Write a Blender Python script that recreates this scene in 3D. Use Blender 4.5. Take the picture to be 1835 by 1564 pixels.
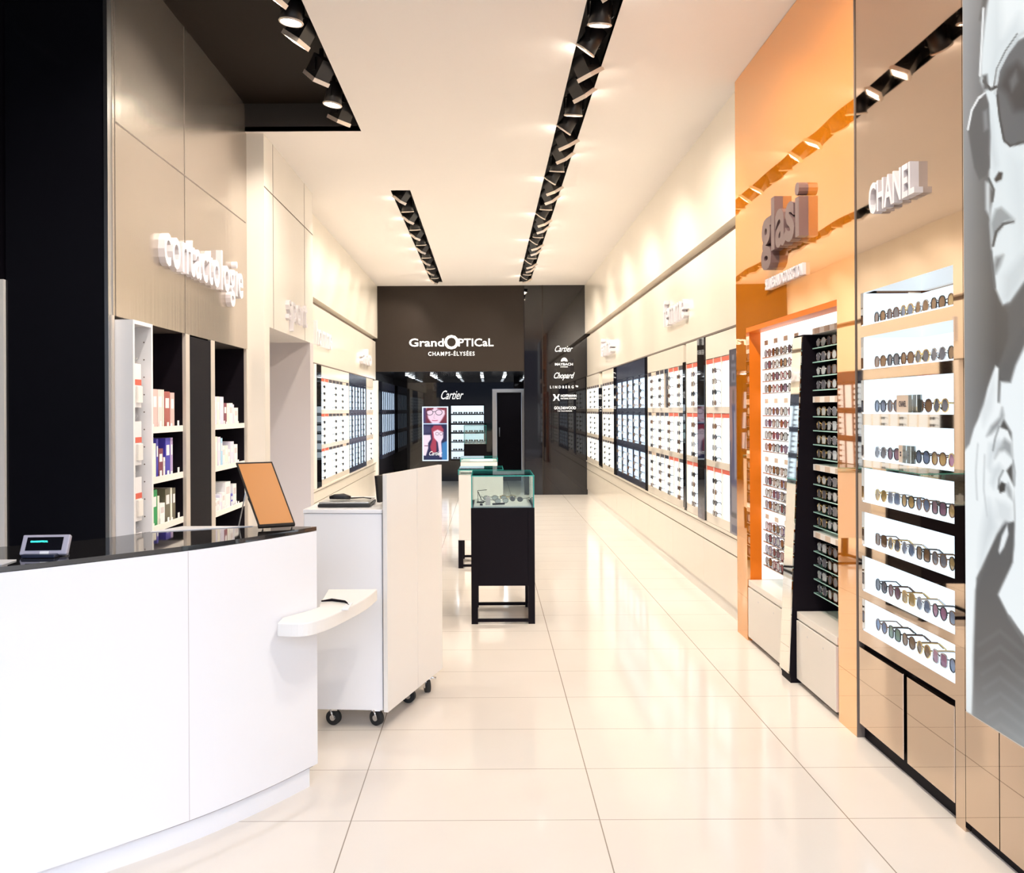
import bpy, math, random
import numpy as np
from mathutils import Vector, Matrix
random.seed(7)
S = bpy.context.scene
COL = S.collection
for o in list(bpy.data.objects): bpy.data.objects.remove(o)

# ------------------------------------------------------------------ camera, world, exposure
FPX, EYE, VX, VY = 1500.0, 1.52, 874.0, 735.0
cd = bpy.data.cameras.new('camera'); cam = bpy.data.objects.new('camera', cd); COL.objects.link(cam)
cam.location = (0, 0, EYE)
cam.matrix_world = Matrix.Translation((0, 0, EYE)) @ Matrix.Rotation(math.radians(90), 4, 'X') @ Matrix.Rotation(math.radians(-0.3), 4, 'Z')
cd.sensor_width = 36; cd.lens = FPX/1835*36
cd.shift_x = (917.5-VX)/1835; cd.shift_y = (VY-782)/1835
cd.clip_start = .05; cd.clip_end = 200
S.camera = cam
W = bpy.data.worlds.new('street_daylight'); S.world = W; W.use_nodes = True
bg = W.node_tree.nodes['Background']; bg.inputs[1].default_value = .78
_n = W.node_tree.nodes.new; _l = W.node_tree.links.new      # dark street fronts low down, bright overcast sky above them
_t = _n('ShaderNodeTexCoord'); _s = _n('ShaderNodeSeparateXYZ'); _r = _n('ShaderNodeValToRGB')
_l(_t.outputs['Generated'], _s.inputs[0]); _l(_s.outputs['Z'], _r.inputs[0]); _l(_r.outputs[0], bg.inputs[0])
_e = _r.color_ramp.elements; _e[0].position = 0; _e[0].color = (.30, .32, .36, 1); _e[1].position = .34; _e[1].color = (4.6, 5.1, 6.2, 1)
for p_, c_ in ((.02, (.10, .13, .20, 1)), (.10, (.12, .16, .26, 1)), (.16, (1.6, 1.8, 2.2, 1))):
    e_ = _e.new(p_); e_.color = c_
S.view_settings.view_transform = 'Standard'; S.view_settings.look = 'None'
S.view_settings.exposure = 0.40; S.view_settings.gamma = 1
SPOT_W = 57.0        # watts of each ceiling spotlight
CEIL = 3.755

def PT(px, py, Y):   # a point of the place seen at px,py of the photo, Y metres into the shop
    return Vector(((px-VX)*Y/FPX, Y, EYE-(py-VY)*Y/FPX))
def YR(px, X): return FPX*X/(px-VX)      # depth on a side wall at lateral X

# ------------------------------------------------------------------ materials
def mat(name, col, rough=.5, metal=0, spec=.5, coat=0, coat_r=.03, em=None, ems=0, bump=None, ior=None, var=None):
    m = bpy.data.materials.new(name); m.use_nodes = True
    nt = m.node_tree; b = nt.nodes['Principled BSDF']
    b.inputs['Base Color'].default_value = (*col, 1)
    b.inputs['Roughness'].default_value = rough; b.inputs['Metallic'].default_value = metal
    b.inputs['Specular IOR Level'].default_value = spec
    b.inputs['Coat Weight'].default_value = coat; b.inputs['Coat Roughness'].default_value = coat_r
    if ior: b.inputs['IOR'].default_value = ior
    if em: b.inputs['Emission Color'].default_value = (*em, 1); b.inputs['Emission Strength'].default_value = ems
    tc = nt.nodes.new('ShaderNodeTexCoord')
    if var:          # gentle procedural tone variation, (scale xyz, amount)
        mp = nt.nodes.new('ShaderNodeMapping'); mp.inputs['Scale'].default_value = var[0]
        nz = nt.nodes.new('ShaderNodeTexNoise'); nz.inputs['Scale'].default_value = 1; nz.inputs['Detail'].default_value = 3
        rp = nt.nodes.new('ShaderNodeMixRGB'); rp.inputs[1].default_value = tuple(c*(1-var[1]) for c in col)+(1,)
        rp.inputs[2].default_value = tuple(min(1, c*(1+var[1])) for c in col)+(1,)
        nt.links.new(tc.outputs['Object'], mp.inputs[0]); nt.links.new(mp.outputs[0], nz.inputs[0])
        nt.links.new(nz.outputs[0], rp.inputs[0]); nt.links.new(rp.outputs[0], b.inputs['Base Color'])
    if bump:         # (scale xyz, strength, distance)
        mp = nt.nodes.new('ShaderNodeMapping'); mp.inputs['Scale'].default_value = bump[0]
        nz = nt.nodes.new('ShaderNodeTexNoise'); nz.inputs['Scale'].default_value = 1; nz.inputs['Detail'].default_value = 1
        bp = nt.nodes.new('ShaderNodeBump'); bp.inputs['Strength'].default_value = bump[1]; bp.inputs['Distance'].default_value = bump[2]
        nt.links.new(tc.outputs['Object'], mp.inputs[0]); nt.links.new(mp.outputs[0], nz.inputs[0])
        nt.links.new(nz.outputs[0], bp.inputs['Height']); nt.links.new(bp.outputs[0], b.inputs['Normal'])
    return m
def emis(name, col, s, gloss=False):
    return mat(name, (col[0]*.6, col[1]*.6, col[2]*.6), .4, em=col, ems=s)
M = {}
M['cream'] = mat('cream_lacquer', (.80, .73, .62), .30, coat=.5, coat_r=.12, var=((.6, 3.5, .12), .035))
M['creamside'] = mat('cream_panel', (.76, .71, .64), .35, coat=.3, coat_r=.1, var=((2, 3, .15), .03))
M['seam'] = mat('joint_shadow', (.16, .13, .11), .8)
M['ceil'] = mat('ceiling_paint', (.84, .79, .75), .7, var=((.5, .5, .5), .015))
M['recess'] = mat('recess_brown_black', (.012, .0075, .005), .6, spec=.1, var=((1, 1, 1), .1))
M['slot'] = mat('slot_black', (.02, .016, .014), .6)
M['taupe'] = mat('brushed_taupe_metal', (.55, .49, .43), .24, metal=.85, bump=((3, 30, .4), .05, .01))
M['taupepost'] = mat('taupe_post', (.62, .56, .50), .35, metal=.3)
M['blackgloss'] = mat('black_gloss_panel', (.006, .006, .009), .14, spec=.4, var=((1, 1, 1), .1))
M['blackmatte'] = mat('black_laminate', (.006, .004, .007), .55, spec=.12)
M['blackdoor'] = mat('black_door_face', (.006, .005, .008), .6, spec=.12)
M['shelfedge'] = mat('pale_green_glass_edge', (.38, .62, .56), .2)
M['soffit_shade'] = mat('painted_soffit_shade', (.30, .24, .20), .7)  # shade under the soffits, put into a darker brown colour
M['brown'] = mat('dark_brown_fascia', (.024, .017, .013), .6, spec=.2, var=((1, 1, 1), .05))
M['blackglass'] = mat('black_back_glass', (.006, .005, .006), .03, ior=1.62)
M['bronze'] = mat('bronze_mirror', (.57, .46, .37), .025, metal=1, bump=((.2, 1.2, 1.0), .035, .05))
M['silver'] = mat('silver_mirror', (.85, .83, .78), .03, metal=1)
M['steel'] = mat('brushed_steel', (.6, .6, .6), .3, metal=1)
M['white'] = mat('white_laminate', (.84, .84, .86), .35, coat=.25, coat_r=.15, var=((1, 1, 1), .01))
M['whitewarm'] = mat('white_warm_laminate', (.84, .81, .77), .35, coat=.25)
M['niche'] = mat('niche_grey_paint', (.56, .52, .52), .6, var=((1, 1, 1), .02))
M['letter'] = mat('white_letter_acrylic', (.66, .63, .66), .4)
M['darkglass'] = mat('dark_counter_glass', (.015, .014, .014), .03, ior=2.0)
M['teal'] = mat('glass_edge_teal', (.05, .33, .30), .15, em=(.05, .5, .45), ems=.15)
M['lit'] = emis('lit_showcase_back', (.78, .90, 1.0), .72)
M['litwarm'] = emis('lit_panel_white', (1.0, .97, .95), .72)
M['litblue'] = emis('lit_panel_blue', (.62, .80, 1.0), .62)
M['lens_em'] = emis('lamp_lens_glow', (1.0, .93, .80), 40)
M['led_em'] = emis('led_glow', (.85, .93, 1.0), 14)
M['bezel'] = mat('lamp_bezel_silver', (.80, .70, .62), .3, metal=.5)
M['lampbody'] = mat('lamp_black_housing', (.012, .010, .010), .4)
M['copper'] = mat('back_painted_amber', (.6, .25, .05), .3)
M['red'] = mat('red_tag', (.68, .12, .07), .5)
M['orangetag'] = mat('orange_tag', (.78, .28, .10), .5)
M['darktag'] = mat('dark_tag', (.05, .04, .05), .5)
M['navy'] = mat('navy_panel', (.02, .025, .05), .25)
M['rubber'] = mat('black_rubber', (.02, .02, .02), .7)
M['chrome'] = mat('chrome', (.75, .75, .75), .15, metal=1)
M['txtwhite'] = emis('backlit_white_letters', (1, .97, .92), .9)
M['beige'] = mat('beige_card', (.62, .50, .40), .6)
M['pinkgrey'] = mat('pink_grey_plastic', (.62, .56, .58), .5)
# orange back-painted glass: strong mirror reflection over an orange ground
def orange_glass():
    m = bpy.data.materials.new('orange_back_painted_glass'); m.use_nodes = True
    nt = m.node_tree; nt.nodes.clear()
    out = nt.nodes.new('ShaderNodeOutputMaterial'); mix = nt.nodes.new('ShaderNodeMixShader')
    d = nt.nodes.new('ShaderNodeBsdfDiffuse'); d.inputs[0].default_value = (.78, .235, .01, 1)
    g = nt.nodes.new('ShaderNodeBsdfGlossy'); g.inputs['Color'].default_value = (1, .80, .60, 1); g.inputs['Roughness'].default_value = .02
    tc = nt.nodes.new('ShaderNodeTexCoord'); mp = nt.nodes.new('ShaderNodeMapping'); mp.inputs['Scale'].default_value = (.2, 2, 1.2)
    nz = nt.nodes.new('ShaderNodeTexNoise'); nz.inputs['Scale'].default_value = 1; nz.inputs['Detail'].default_value = 0
    bp = nt.nodes.new('ShaderNodeBump'); bp.inputs['Strength'].default_value = .035; bp.inputs['Distance'].default_value = .05
    nt.links.new(tc.outputs['Object'], mp.inputs[0]); nt.links.new(mp.outputs[0], nz.inputs[0])
    nt.links.new(nz.outputs[0], bp.inputs['Height']); nt.links.new(bp.outputs[0], g.inputs['Normal'])
    mix.inputs[0].default_value = .62
    nt.links.new(d.outputs[0], mix.inputs[1]); nt.links.new(g.outputs[0], mix.inputs[2]); nt.links.new(mix.outputs[0], out.inputs[0])
    return m
M['orange'] = orange_glass()
M['orangepaint'] = mat('orange_paint', (.74, .17, .005), .4, spec=.3)
M['amber'] = mat('painted_orange_reflection', (.50, .19, .03), .38, spec=.3)  # reflection of the orange wall painted as a flat base colour
def glass(name, tint, gl=.10):
    m = bpy.data.materials.new(name); m.use_nodes = True
    nt = m.node_tree; nt.nodes.clear()
    out = nt.nodes.new('ShaderNodeOutputMaterial'); mix = nt.nodes.new('ShaderNodeMixShader')
    t = nt.nodes.new('ShaderNodeBsdfTransparent'); t.inputs[0].default_value = (*tint, 1)
    g = nt.nodes.new('ShaderNodeBsdfGlossy'); g.inputs['Roughness'].default_value = .02
    fr = nt.nodes.new('ShaderNodeFresnel'); fr.inputs[0].default_value = 1.45
    ad = nt.nodes.new('ShaderNodeMath'); ad.operation = 'ADD'; ad.inputs[1].default_value = gl; ad.use_clamp = True
    nt.links.new(fr.outputs[0], ad.inputs[0]); nt.links.new(ad.outputs[0], mix.inputs[0])
    nt.links.new(t.outputs[0], mix.inputs[1]); nt.links.new(g.outputs[0], mix.inputs[2]); nt.links.new(mix.outputs[0], out.inputs[0])
    return m
M['glass'] = glass('clear_glass', (.93, .98, .97), .03)
M['shelfglass'] = glass('shelf_glass', (.85, .95, .93), .10)
TINT = {}
for n, c in dict(brown=(.30, .17, .09), amber=(.55, .36, .14), blue=(.22, .28, .42), grey=(.20, .20, .24), rose=(.52, .22, .36),
                 green=(.25, .40, .30), plum=(.26, .13, .20), sky=(.28, .38, .62), black=(.03, .03, .035), clear=(.7, .75, .78)).items():
    TINT[n] = mat('lens_'+n, tuple(q*.62 for q in c), .1, spec=.4)
FR = {}
for n, c, me in (('black', (.015, .013, .014), 0), ('brown', (.11, .045, .02), 0), ('gold', (.62, .45, .20), 1), ('silver', (.5, .5, .52), 1),
             ('red', (.28, .03, .04), 0), ('violet', (.13, .07, .18), 0), ('tortoise', (.16, .08, .035), 0)):
    FR[n] = mat('frame_'+n, c, .25, metal=me, coat=.3)
def vcol_mat(name, s):
    m = bpy.data.materials.new(name); m.use_nodes = True
    nt = m.node_tree; b = nt.nodes['Principled BSDF']
    a = nt.nodes.new('ShaderNodeVertexColor'); a.layer_name = 'Col'
    nt.links.new(a.outputs[0], b.inputs['Emission Color']); b.inputs['Emission Strength'].default_value = s
    b.inputs['Base Color'].default_value = (.01, .01, .01, 1); b.inputs['Roughness'].default_value = .3
    return m
def floor_mat():
    m = bpy.data.materials.new('polished_cream_tile'); m.use_nodes = True
    nt = m.node_tree; b = nt.nodes['Principled BSDF']; N = nt.nodes.new; L = nt.links.new
    tc = N('ShaderNodeTexCoord'); sp = N('ShaderNodeSeparateXYZ'); L(tc.outputs['Object'], sp.inputs[0])
    masks = []
    for ax, off, size, w in ((0, .405, .922, .0022), (1, 3.102, .442, .0016)):
        s1 = N('ShaderNodeMath'); s1.operation = 'SUBTRACT'; L(sp.outputs[ax], s1.inputs[0]); s1.inputs[1].default_value = off-size*20
        md = N('ShaderNodeMath'); md.operation = 'MODULO'; L(s1.outputs[0], md.inputs[0]); md.inputs[1].default_value = size
        c = N('ShaderNodeMath'); c.operation = 'LESS_THAN'; L(md.outputs[0], c.inputs[0]); c.inputs[1].default_value = w*2
        masks.append(c)
    mx = N('ShaderNodeMath'); mx.operation = 'MAXIMUM'; L(masks[0].outputs[0], mx.inputs[0]); L(masks[1].outputs[0], mx.inputs[1])
    nz = N('ShaderNodeTexNoise'); nz.inputs['Scale'].default_value = 1.3; nz.inputs['Detail'].default_value = 6; L(tc.outputs['Object'], nz.inputs[0])
    va = N('ShaderNodeMixRGB'); va.inputs[1].default_value = (.70, .64, .57, 1); va.inputs[2].default_value = (.80, .75, .69, 1); L(nz.outputs[0], va.inputs[0])
    gr = N('ShaderNodeMixRGB'); L(mx.outputs[0], gr.inputs[0]); L(va.outputs[0], gr.inputs[1]); gr.inputs[2].default_value = (.30, .25, .20, 1)
    L(gr.outputs[0], b.inputs['Base Color']); b.inputs['Roughness'].default_value = .10; b.inputs['Specular IOR Level'].default_value = .6
    return m
M['floor'] = floor_mat()

# ------------------------------------------------------------------ mesh helpers
def rootloc(p):
    v = Vector((0, 0, 0))
    while p is not None: v += p.location; p = p.parent
    return v
class MB:
    def __init__(s): s.v = []; s.f = []; s.m = []; s.sm = []
    def poly(s, pts, m=0, sm=False):
        i = len(s.v); s.v += [tuple(p) for p in pts]; s.f.append(tuple(range(i, i+len(pts)))); s.m.append(m); s.sm.append(sm); return s
    def box(s, x0, x1, y0, y1, z0, z1, m=0, edge=None):
        i = len(s.v)
        s.v += [(x0, y0, z0), (x1, y0, z0), (x1, y1, z0), (x0, y1, z0), (x0, y0, z1), (x1, y0, z1), (x1, y1, z1), (x0, y1, z1)]
        for k, q in enumerate(((0, 3, 2, 1), (4, 5, 6, 7), (0, 1, 5, 4), (2, 3, 7, 6), (1, 2, 6, 5), (3, 0, 4, 7))):
            s.f.append(tuple(i+a for a in q))
            s.m.append(m if edge is None or (k//2) == edge[0] else edge[1]); s.sm.append(False)
        return s
    def prism(s, pl, z0, z1, m=0, mtop=None):
        n = len(pl); i = len(s.v)
        s.v += [(p[0], p[1], z0) for p in pl]+[(p[0], p[1], z1) for p in pl]
        s.f.append(tuple(i+k for k in reversed(range(n)))); s.m.append(m); s.sm.append(False)
        s.f.append(tuple(i+n+k for k in range(n))); s.m.append(m if mtop is None else mtop); s.sm.append(False)
        for k in range(n):
            s.f.append((i+k, i+(k+1) % n, i+n+(k+1) % n, i+n+k)); s.m.append(m); s.sm.append(False)
        return s
    def tube(s, pts, r, n=8, m=0, closed=False, cap=True):
        pts = [Vector(p) for p in pts]; K = len(pts); i = len(s.v)
        for k, p in enumerate(pts):
            a = pts[(k-1) % K] if (closed or k > 0) else p; b = pts[(k+1) % K] if (closed or k < K-1) else p
            d = (b-a).normalized(); u = d.cross(Vector((0, 0, 1)))
            if u.length < .2: u = d.cross(Vector((0, 1, 0)))
            u.normalize(); w = d.cross(u); rr = r[k] if isinstance(r, (list, tuple)) else r
            for j in range(n):
                t = 2*math.pi*j/n; s.v.append(tuple(p+u*(rr*math.cos(t))+w*(rr*math.sin(t))))
        for k in range(K if closed else K-1):
            for j in range(n):
                a = i+k*n; b = i+((k+1) % K)*n
                s.f.append((a+j, a+(j+1) % n, b+(j+1) % n, b+j)); s.m.append(m); s.sm.append(n > 5)
        if not closed and cap:
            s.f.append(tuple(i+j for j in reversed(range(n)))); s.m.append(m); s.sm.append(False)
            s.f.append(tuple(i+(K-1)*n+j for j in range(n))); s.m.append(m); s.sm.append(False)
        return s
    def xform(s, mtx, start=0):
        for k in range(start, len(s.v)): s.v[k] = tuple(mtx @ Vector(s.v[k]))
        return s
    def mesh(s, name, mats, off=Vector((0, 0, 0))):
        me = bpy.data.meshes.new(name)
        me.from_pydata([tuple(Vector(v)-off) for v in s.v] if off.length else s.v, [], s.f)
        for m in (mats if isinstance(mats, (list, tuple)) else [mats]): me.materials.append(M[m] if isinstance(m, str) else m)
        me.polygons.foreach_set('material_index', s.m); me.polygons.foreach_set('use_smooth', s.sm); me.update()
        return me
    def build(s, name, mats, parent=None, bevel=0, local=False):
        if parent is not None: off = Vector((0, 0, 0)) if local else rootloc(parent)
        else:            # origin of a single-mesh thing: centre of its base
            xs = [v[0] for v in s.v]; ys = [v[1] for v in s.v]; zs = [v[2] for v in s.v]
            off = Vector(((min(xs)+max(xs))/2, (min(ys)+max(ys))/2, min(zs)))
        o = bpy.data.objects.new(name, s.mesh(name, mats, off)); COL.objects.link(o)
        if parent is not None: o.parent = parent
        else: o.location = off
        if bevel:
            b = o.modifiers.new('bevel', 'BEVEL'); b.width = bevel; b.segments = 2; b.limit_method = 'ANGLE'; b.angle_limit = math.radians(40)
        return o
def tag(o, label, cat, group=None):
    o['label'] = label; o['category'] = cat
    if group: o['group'] = group
    return o
def thing(name, label, cat, loc=(0, 0, 0), rotz=0, group=None):
    o = bpy.data.objects.new(name, None); COL.objects.link(o); o.empty_display_size = .05
    o.location = loc; o.rotation_euler = (0, 0, rotz)
    return tag(o, label, cat, group)
def struct(name, mb, mats, parent=None):     # setting keeps world coordinates so its procedural texture is stable
    me = mb.mesh(name, mats); o = bpy.data.objects.new(name, me); COL.objects.link(o)
    if parent: o.parent = parent
    else: o['kind'] = 'structure'
    return o
def B(x0, x1, y0, y1, z0, z1): return MB().box(x0, x1, y0, y1, z0, z1)
ORD = ['first', 'second', 'third', 'fourth', 'fifth', 'sixth', 'seventh', 'eighth', 'ninth', 'tenth', 'eleventh', 'twelfth', 'thirteenth',
       'fourteenth', 'fifteenth', 'sixteenth', 'seventeenth', 'eighteenth', 'nineteenth', 'twentieth', 'twenty-first', 'twenty-second',
       'twenty-third', 'twenty-fourth', 'twenty-fifth', 'twenty-sixth', 'twenty-seventh', 'twenty-eighth', 'twenty-ninth', 'thirtieth']
AX = {'right': ((0, -1, 0), (0, 0, 1), (-1, 0, 0)), 'left': ((0, 1, 0), (0, 0, 1), (1, 0, 0)), 'back': ((1, 0, 0), (0, 0, 1), (0, -1, 0))}
def text_mesh(body, start, width, height, depth, side, shear=0, offset=0.0, spacing=1.0, ref=None):
    """extruded lettering as one MB-like mesh: start = lower left corner on the surface it stands on, growing out of it"""
    c = bpy.data.curves.new('lettering', 'FONT'); c.body = body; c.size = 1; c.extrude = .5; c.shear = shear; c.offset = offset
    c.space_character = spacing; c.resolution_u = 3
    o = bpy.data.objects.new('lettering', c); COL.objects.link(o)
    bpy.context.view_layer.update()
    me = bpy.data.meshes.new_from_object(o.evaluated_get(bpy.context.evaluated_depsgraph_get()))
    bpy.data.objects.remove(o); bpy.data.curves.remove(c)
    n = len(me.vertices); a = np.zeros(n*3); me.vertices.foreach_get('co', a); a = a.reshape(-1, 3)
    mn = a.min(0); mx = a.max(0); sz = np.maximum(mx-mn, 1e-6)
    a = (a-mn)/sz*np.array([width, height, depth])
    ax = np.array(AX[side], float)
    w = np.array(start)+a[:, :1]*ax[0]+a[:, 1:2]*ax[1]+a[:, 2:3]*ax[2]
    mb = MB(); mb.v = [tuple(p) for p in w]; mb.f = [tuple(p.vertices) for p in me.polygons]; mb.m = [0]*len(mb.f); mb.sm = [False]*len(mb.f)
    bpy.data.meshes.remove(me)
    return mb
def join(*mbs):
    r = MB()
    for k, b in enumerate(mbs):
        i = len(r.v); r.v += b.v; r.f += [tuple(i+a for a in f) for f in b.f]; r.m += b.m; r.sm += b.sm
    return r
def spline(pts, n=6):
    out = []; P = [Vector((p[0], p[1], 0)) for p in pts]
    for i in range(len(P)-1):
        p0 = P[max(0, i-1)]; p1 = P[i]; p2 = P[i+1]; p3 = P[min(len(P)-1, i+2)]
        for k in range(n):
            t = k/n
            q = .5*((2*p1)+(p2-p0)*t+(2*p0-5*p1+4*p2-p3)*t*t+(-p0+3*p1-3*p2+p3)*t**3); out.append((q.x, q.y))
    out.append((P[-1].x, P[-1].y)); return out

# ------------------------------------------------------------------ the setting
FRONT = -1.6          # open shop front behind the camera
struct('floor', MB().box(-3.2, 2.3, FRONT, 18.2, -.1, 0), 'floor')
# ceiling with recessed light slots
holes = [(.553, .751, .3, 14.57, .20), (-.973, -.775, 8.49, 14.57, .20), (-3.0, -1.0, FRONT+.1, 6.69, .225)]
xs = sorted({-3.2, 2.3, *[h[0] for h in holes], *[h[1] for h in holes]}); ys = sorted({FRONT, 15.0, *[h[2] for h in holes], *[h[3] for h in holes]})
cm = MB()
for i in range(len(xs)-1):
    for j in range(len(ys)-1):
        cx, cy = (xs[i]+xs[i+1])/2, (ys[j]+ys[j+1])/2
        if any(h[0] < cx < h[1] and h[2] < cy < h[3] for h in holes): continue
        cm.box(xs[i], xs[i+1], ys[j], ys[j+1], CEIL, CEIL+.04, 0)
for k, (x0, x1, y0, y1, d) in enumerate(holes):
    z0, z1 = CEIL+.001, CEIL+d; mi = 2 if k < 2 else 1
    cm.box(x0-.02, x1+.02, y0-.02, y1+.02, z1, z1+.02, mi)
    for b in ((x0-.02, x0, y0-.02, y1+.02), (x1, x1+.02, y0-.02, y1+.02), (x0, x1, y0-.02, y0), (x0, x1, y1, y1+.02)): cm.box(*b, z0, z1, 2)
struct('ceiling', cm, ['ceil', 'recess', 'slot'])

# right wall, cream part (far) and the parts the showcases are set into
rw = MB()
rw.box(1.75, 2.2, 5.72, 15, 2.88, CEIL, 0)
rw.box(1.785, 2.2, 5.72, 15, 2.115, 2.815, 0)
rw.box(1.84, 2.2, 5.72, 15, 2.815, 2.88, 1)  # strip added in brown for the shadow band below the upper panel
rw.box(1.85, 2.2, 5.72, 15, 0, 2.115, 0)
struct('wall_right', rw, ['cream', 'soffit_shade'])
struct('trim_1', B(1.772, 1.79, 5.72, 15, 2.108, 2.122), 'seam')
# wall behind the orange, bronze and poster bays
struct('wall_near_right', B(2.1, 2.25, FRONT, 5.72, 0, CEIL), 'creamside')
# left wall, cream part
lw = MB()
lw.box(-2.4, -1.97, 8.6, 15, 2.815, CEIL, 0)
lw.box(-2.4, -2.005, 8.6, 15, 2.075, 2.755, 0)
lw.box(-2.4, -2.06, 8.6, 15, 2.755, 2.815, 1)  # same painted shadow band on the left side
lw.box(-2.4, -2.07, 8.6, 15, 0, 2.075, 0)
struct('wall_left', lw, ['cream', 'soffit_shade'])
struct('trim_2', B(-2.01, -1.992, 8.6, 14.75, 2.068, 2.08), 'seam')
# block over and around the side passage
sb = MB()
sb.box(-3.0, -1.79, 6.73, 8.6, 2.212, CEIL, 0)
sb.box(-2.2, -1.79, 6.73, 6.88, 0, 2.212, 0)
struct('wall_block', sb, 'creamside')
sm = MB()
for z in (3.33,): sm.box(-1.7895, -1.7885, 6.73, 8.6, z-.005, z+.005)
for y in (7.01, 8.21): sm.box(-1.7895, -1.7885, y-.004, y+.004, 2.212, CEIL)
struct('trim_3', sm, 'seam')
struct('wall_passage', MB().box(-3.0, -1.79, 8.45, 8.6, 0, 2.212).box(-3.1, -3.0, 6.73, 8.6, 0, 2.212), 'niche')
# contact-lens wall: brushed panels above the shelving bays
cw = MB(); cw.box(-2.3, -1.93, 4.32, 6.73, 2.02, 3.98, 0)
for y0, y1 in ((4.30, 4.33), (5.35, 5.42), (5.84, 5.92), (6.70, 6.73)): cw.box(-1.95, -1.928, y0, y1, 0, 2.02, 1).box(-2.25, -1.95, y0, y1, 0, 2.02, 2)
cw.box(-2.3, -2.25, 4.32, 6.73, 0, 2.02, 2)
struct('wall_shelving', cw, ['taupe', 'taupepost', 'blackmatte'])
sm = MB(); X = -1.929
sm.box(X-.0008, X+.001, 4.36, 6.7, 3.026, 3.034); sm.box(X-.0008, X+.001, 5.346, 5.352, 2.02, 3.98); sm.box(X-.0008, X+.001, 4.345, 4.35, 2.02, 3.98)
struct('trim_4', sm, 'seam')
# black partition behind the counter
bw = MB(); bw.box(-2.46, -1.955, 4.28, 4.32, 0, 3.97)
struct('wall_partition', bw, 'blackgloss')
struct('trim_5', MB().box(-1.955, -1.935, 4.275, 4.33, 0, 3.97), 'steel')
struct('trim_6', MB().box(-2.53, -2.462, 4.26, 4.32, 0, 2.2), 'whitewarm')
struct('wall_staff_side', MB().box(-3.1, -3.0, FRONT, 4.3, 0, 3.97).box(-3.0, -2.46, 4.30, 4.36, 0, 3.97), 'blackmatte')
# back of the shop: fascia, black glass, the dark back room
struct('wall_back', MB().box(-2.4, .66, 15, 15.12, 2.22, CEIL+.04), 'brown')
gl = MB().box(.66, .985, 15, 15.1, 0, CEIL).box(.992, 2.2, 15, 15.1, 0, CEIL)
struct('wall_back_glass', gl, 'blackglass')
struct('trim_7', MB().box(.982, .995, 14.99, 15.05, 0, CEIL), 'brown')
struct('trim_8', MB().box(.655, .665, 14.99, 15.1, 0, CEIL), 'blackmatte')
br = MB()
br.box(-2.5, -2.03, 15, 18.1, 0, 2.26).box(1.9, 2.0, 15.1, 18.1, 0, 2.26)
struct('wall_back_room_side', br, 'blackmatte')
struct('wall_back_room', MB().box(-2.5, .10, 18, 18.1, 0, 2.3).box(.82, 2.0, 18, 18.1, 0, 2.3).box(.10, .82, 18, 18.1, 1.98, 2.3), 'blackglass')
struct('ceiling_back_room', MB().box(-2.5, 2.0, 15.12, 18.1, 2.22, 2.3), 'blackgloss')
struct('trim_9', MB().box(-2.08, -1.955, 14.88, 15.0, 0, 2.06), 'whitewarm')
dr = thing('door_1', 'black door in a brushed steel frame at the back room', 'door', (.46, 18, 0)); del dr['label'], dr['category']; dr['kind'] = 'structure'
MB().box(.20, .72, 18.02, 18.06, .0, 1.90).build('door_leaf', 'blackmatte', dr)
MB().box(.10, .19, 17.95, 18.06, 0, 1.97).box(.73, .82, 17.95, 18.06, 0, 1.97).box(.19, .73, 17.95, 18.06, 1.90, 1.97).build('door_frame', 'steel', dr)
MB().tube([(.25, 17.97, .95), (.25, 17.97, 1.15)], .012).build('door_handle', 'steel', dr)

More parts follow.
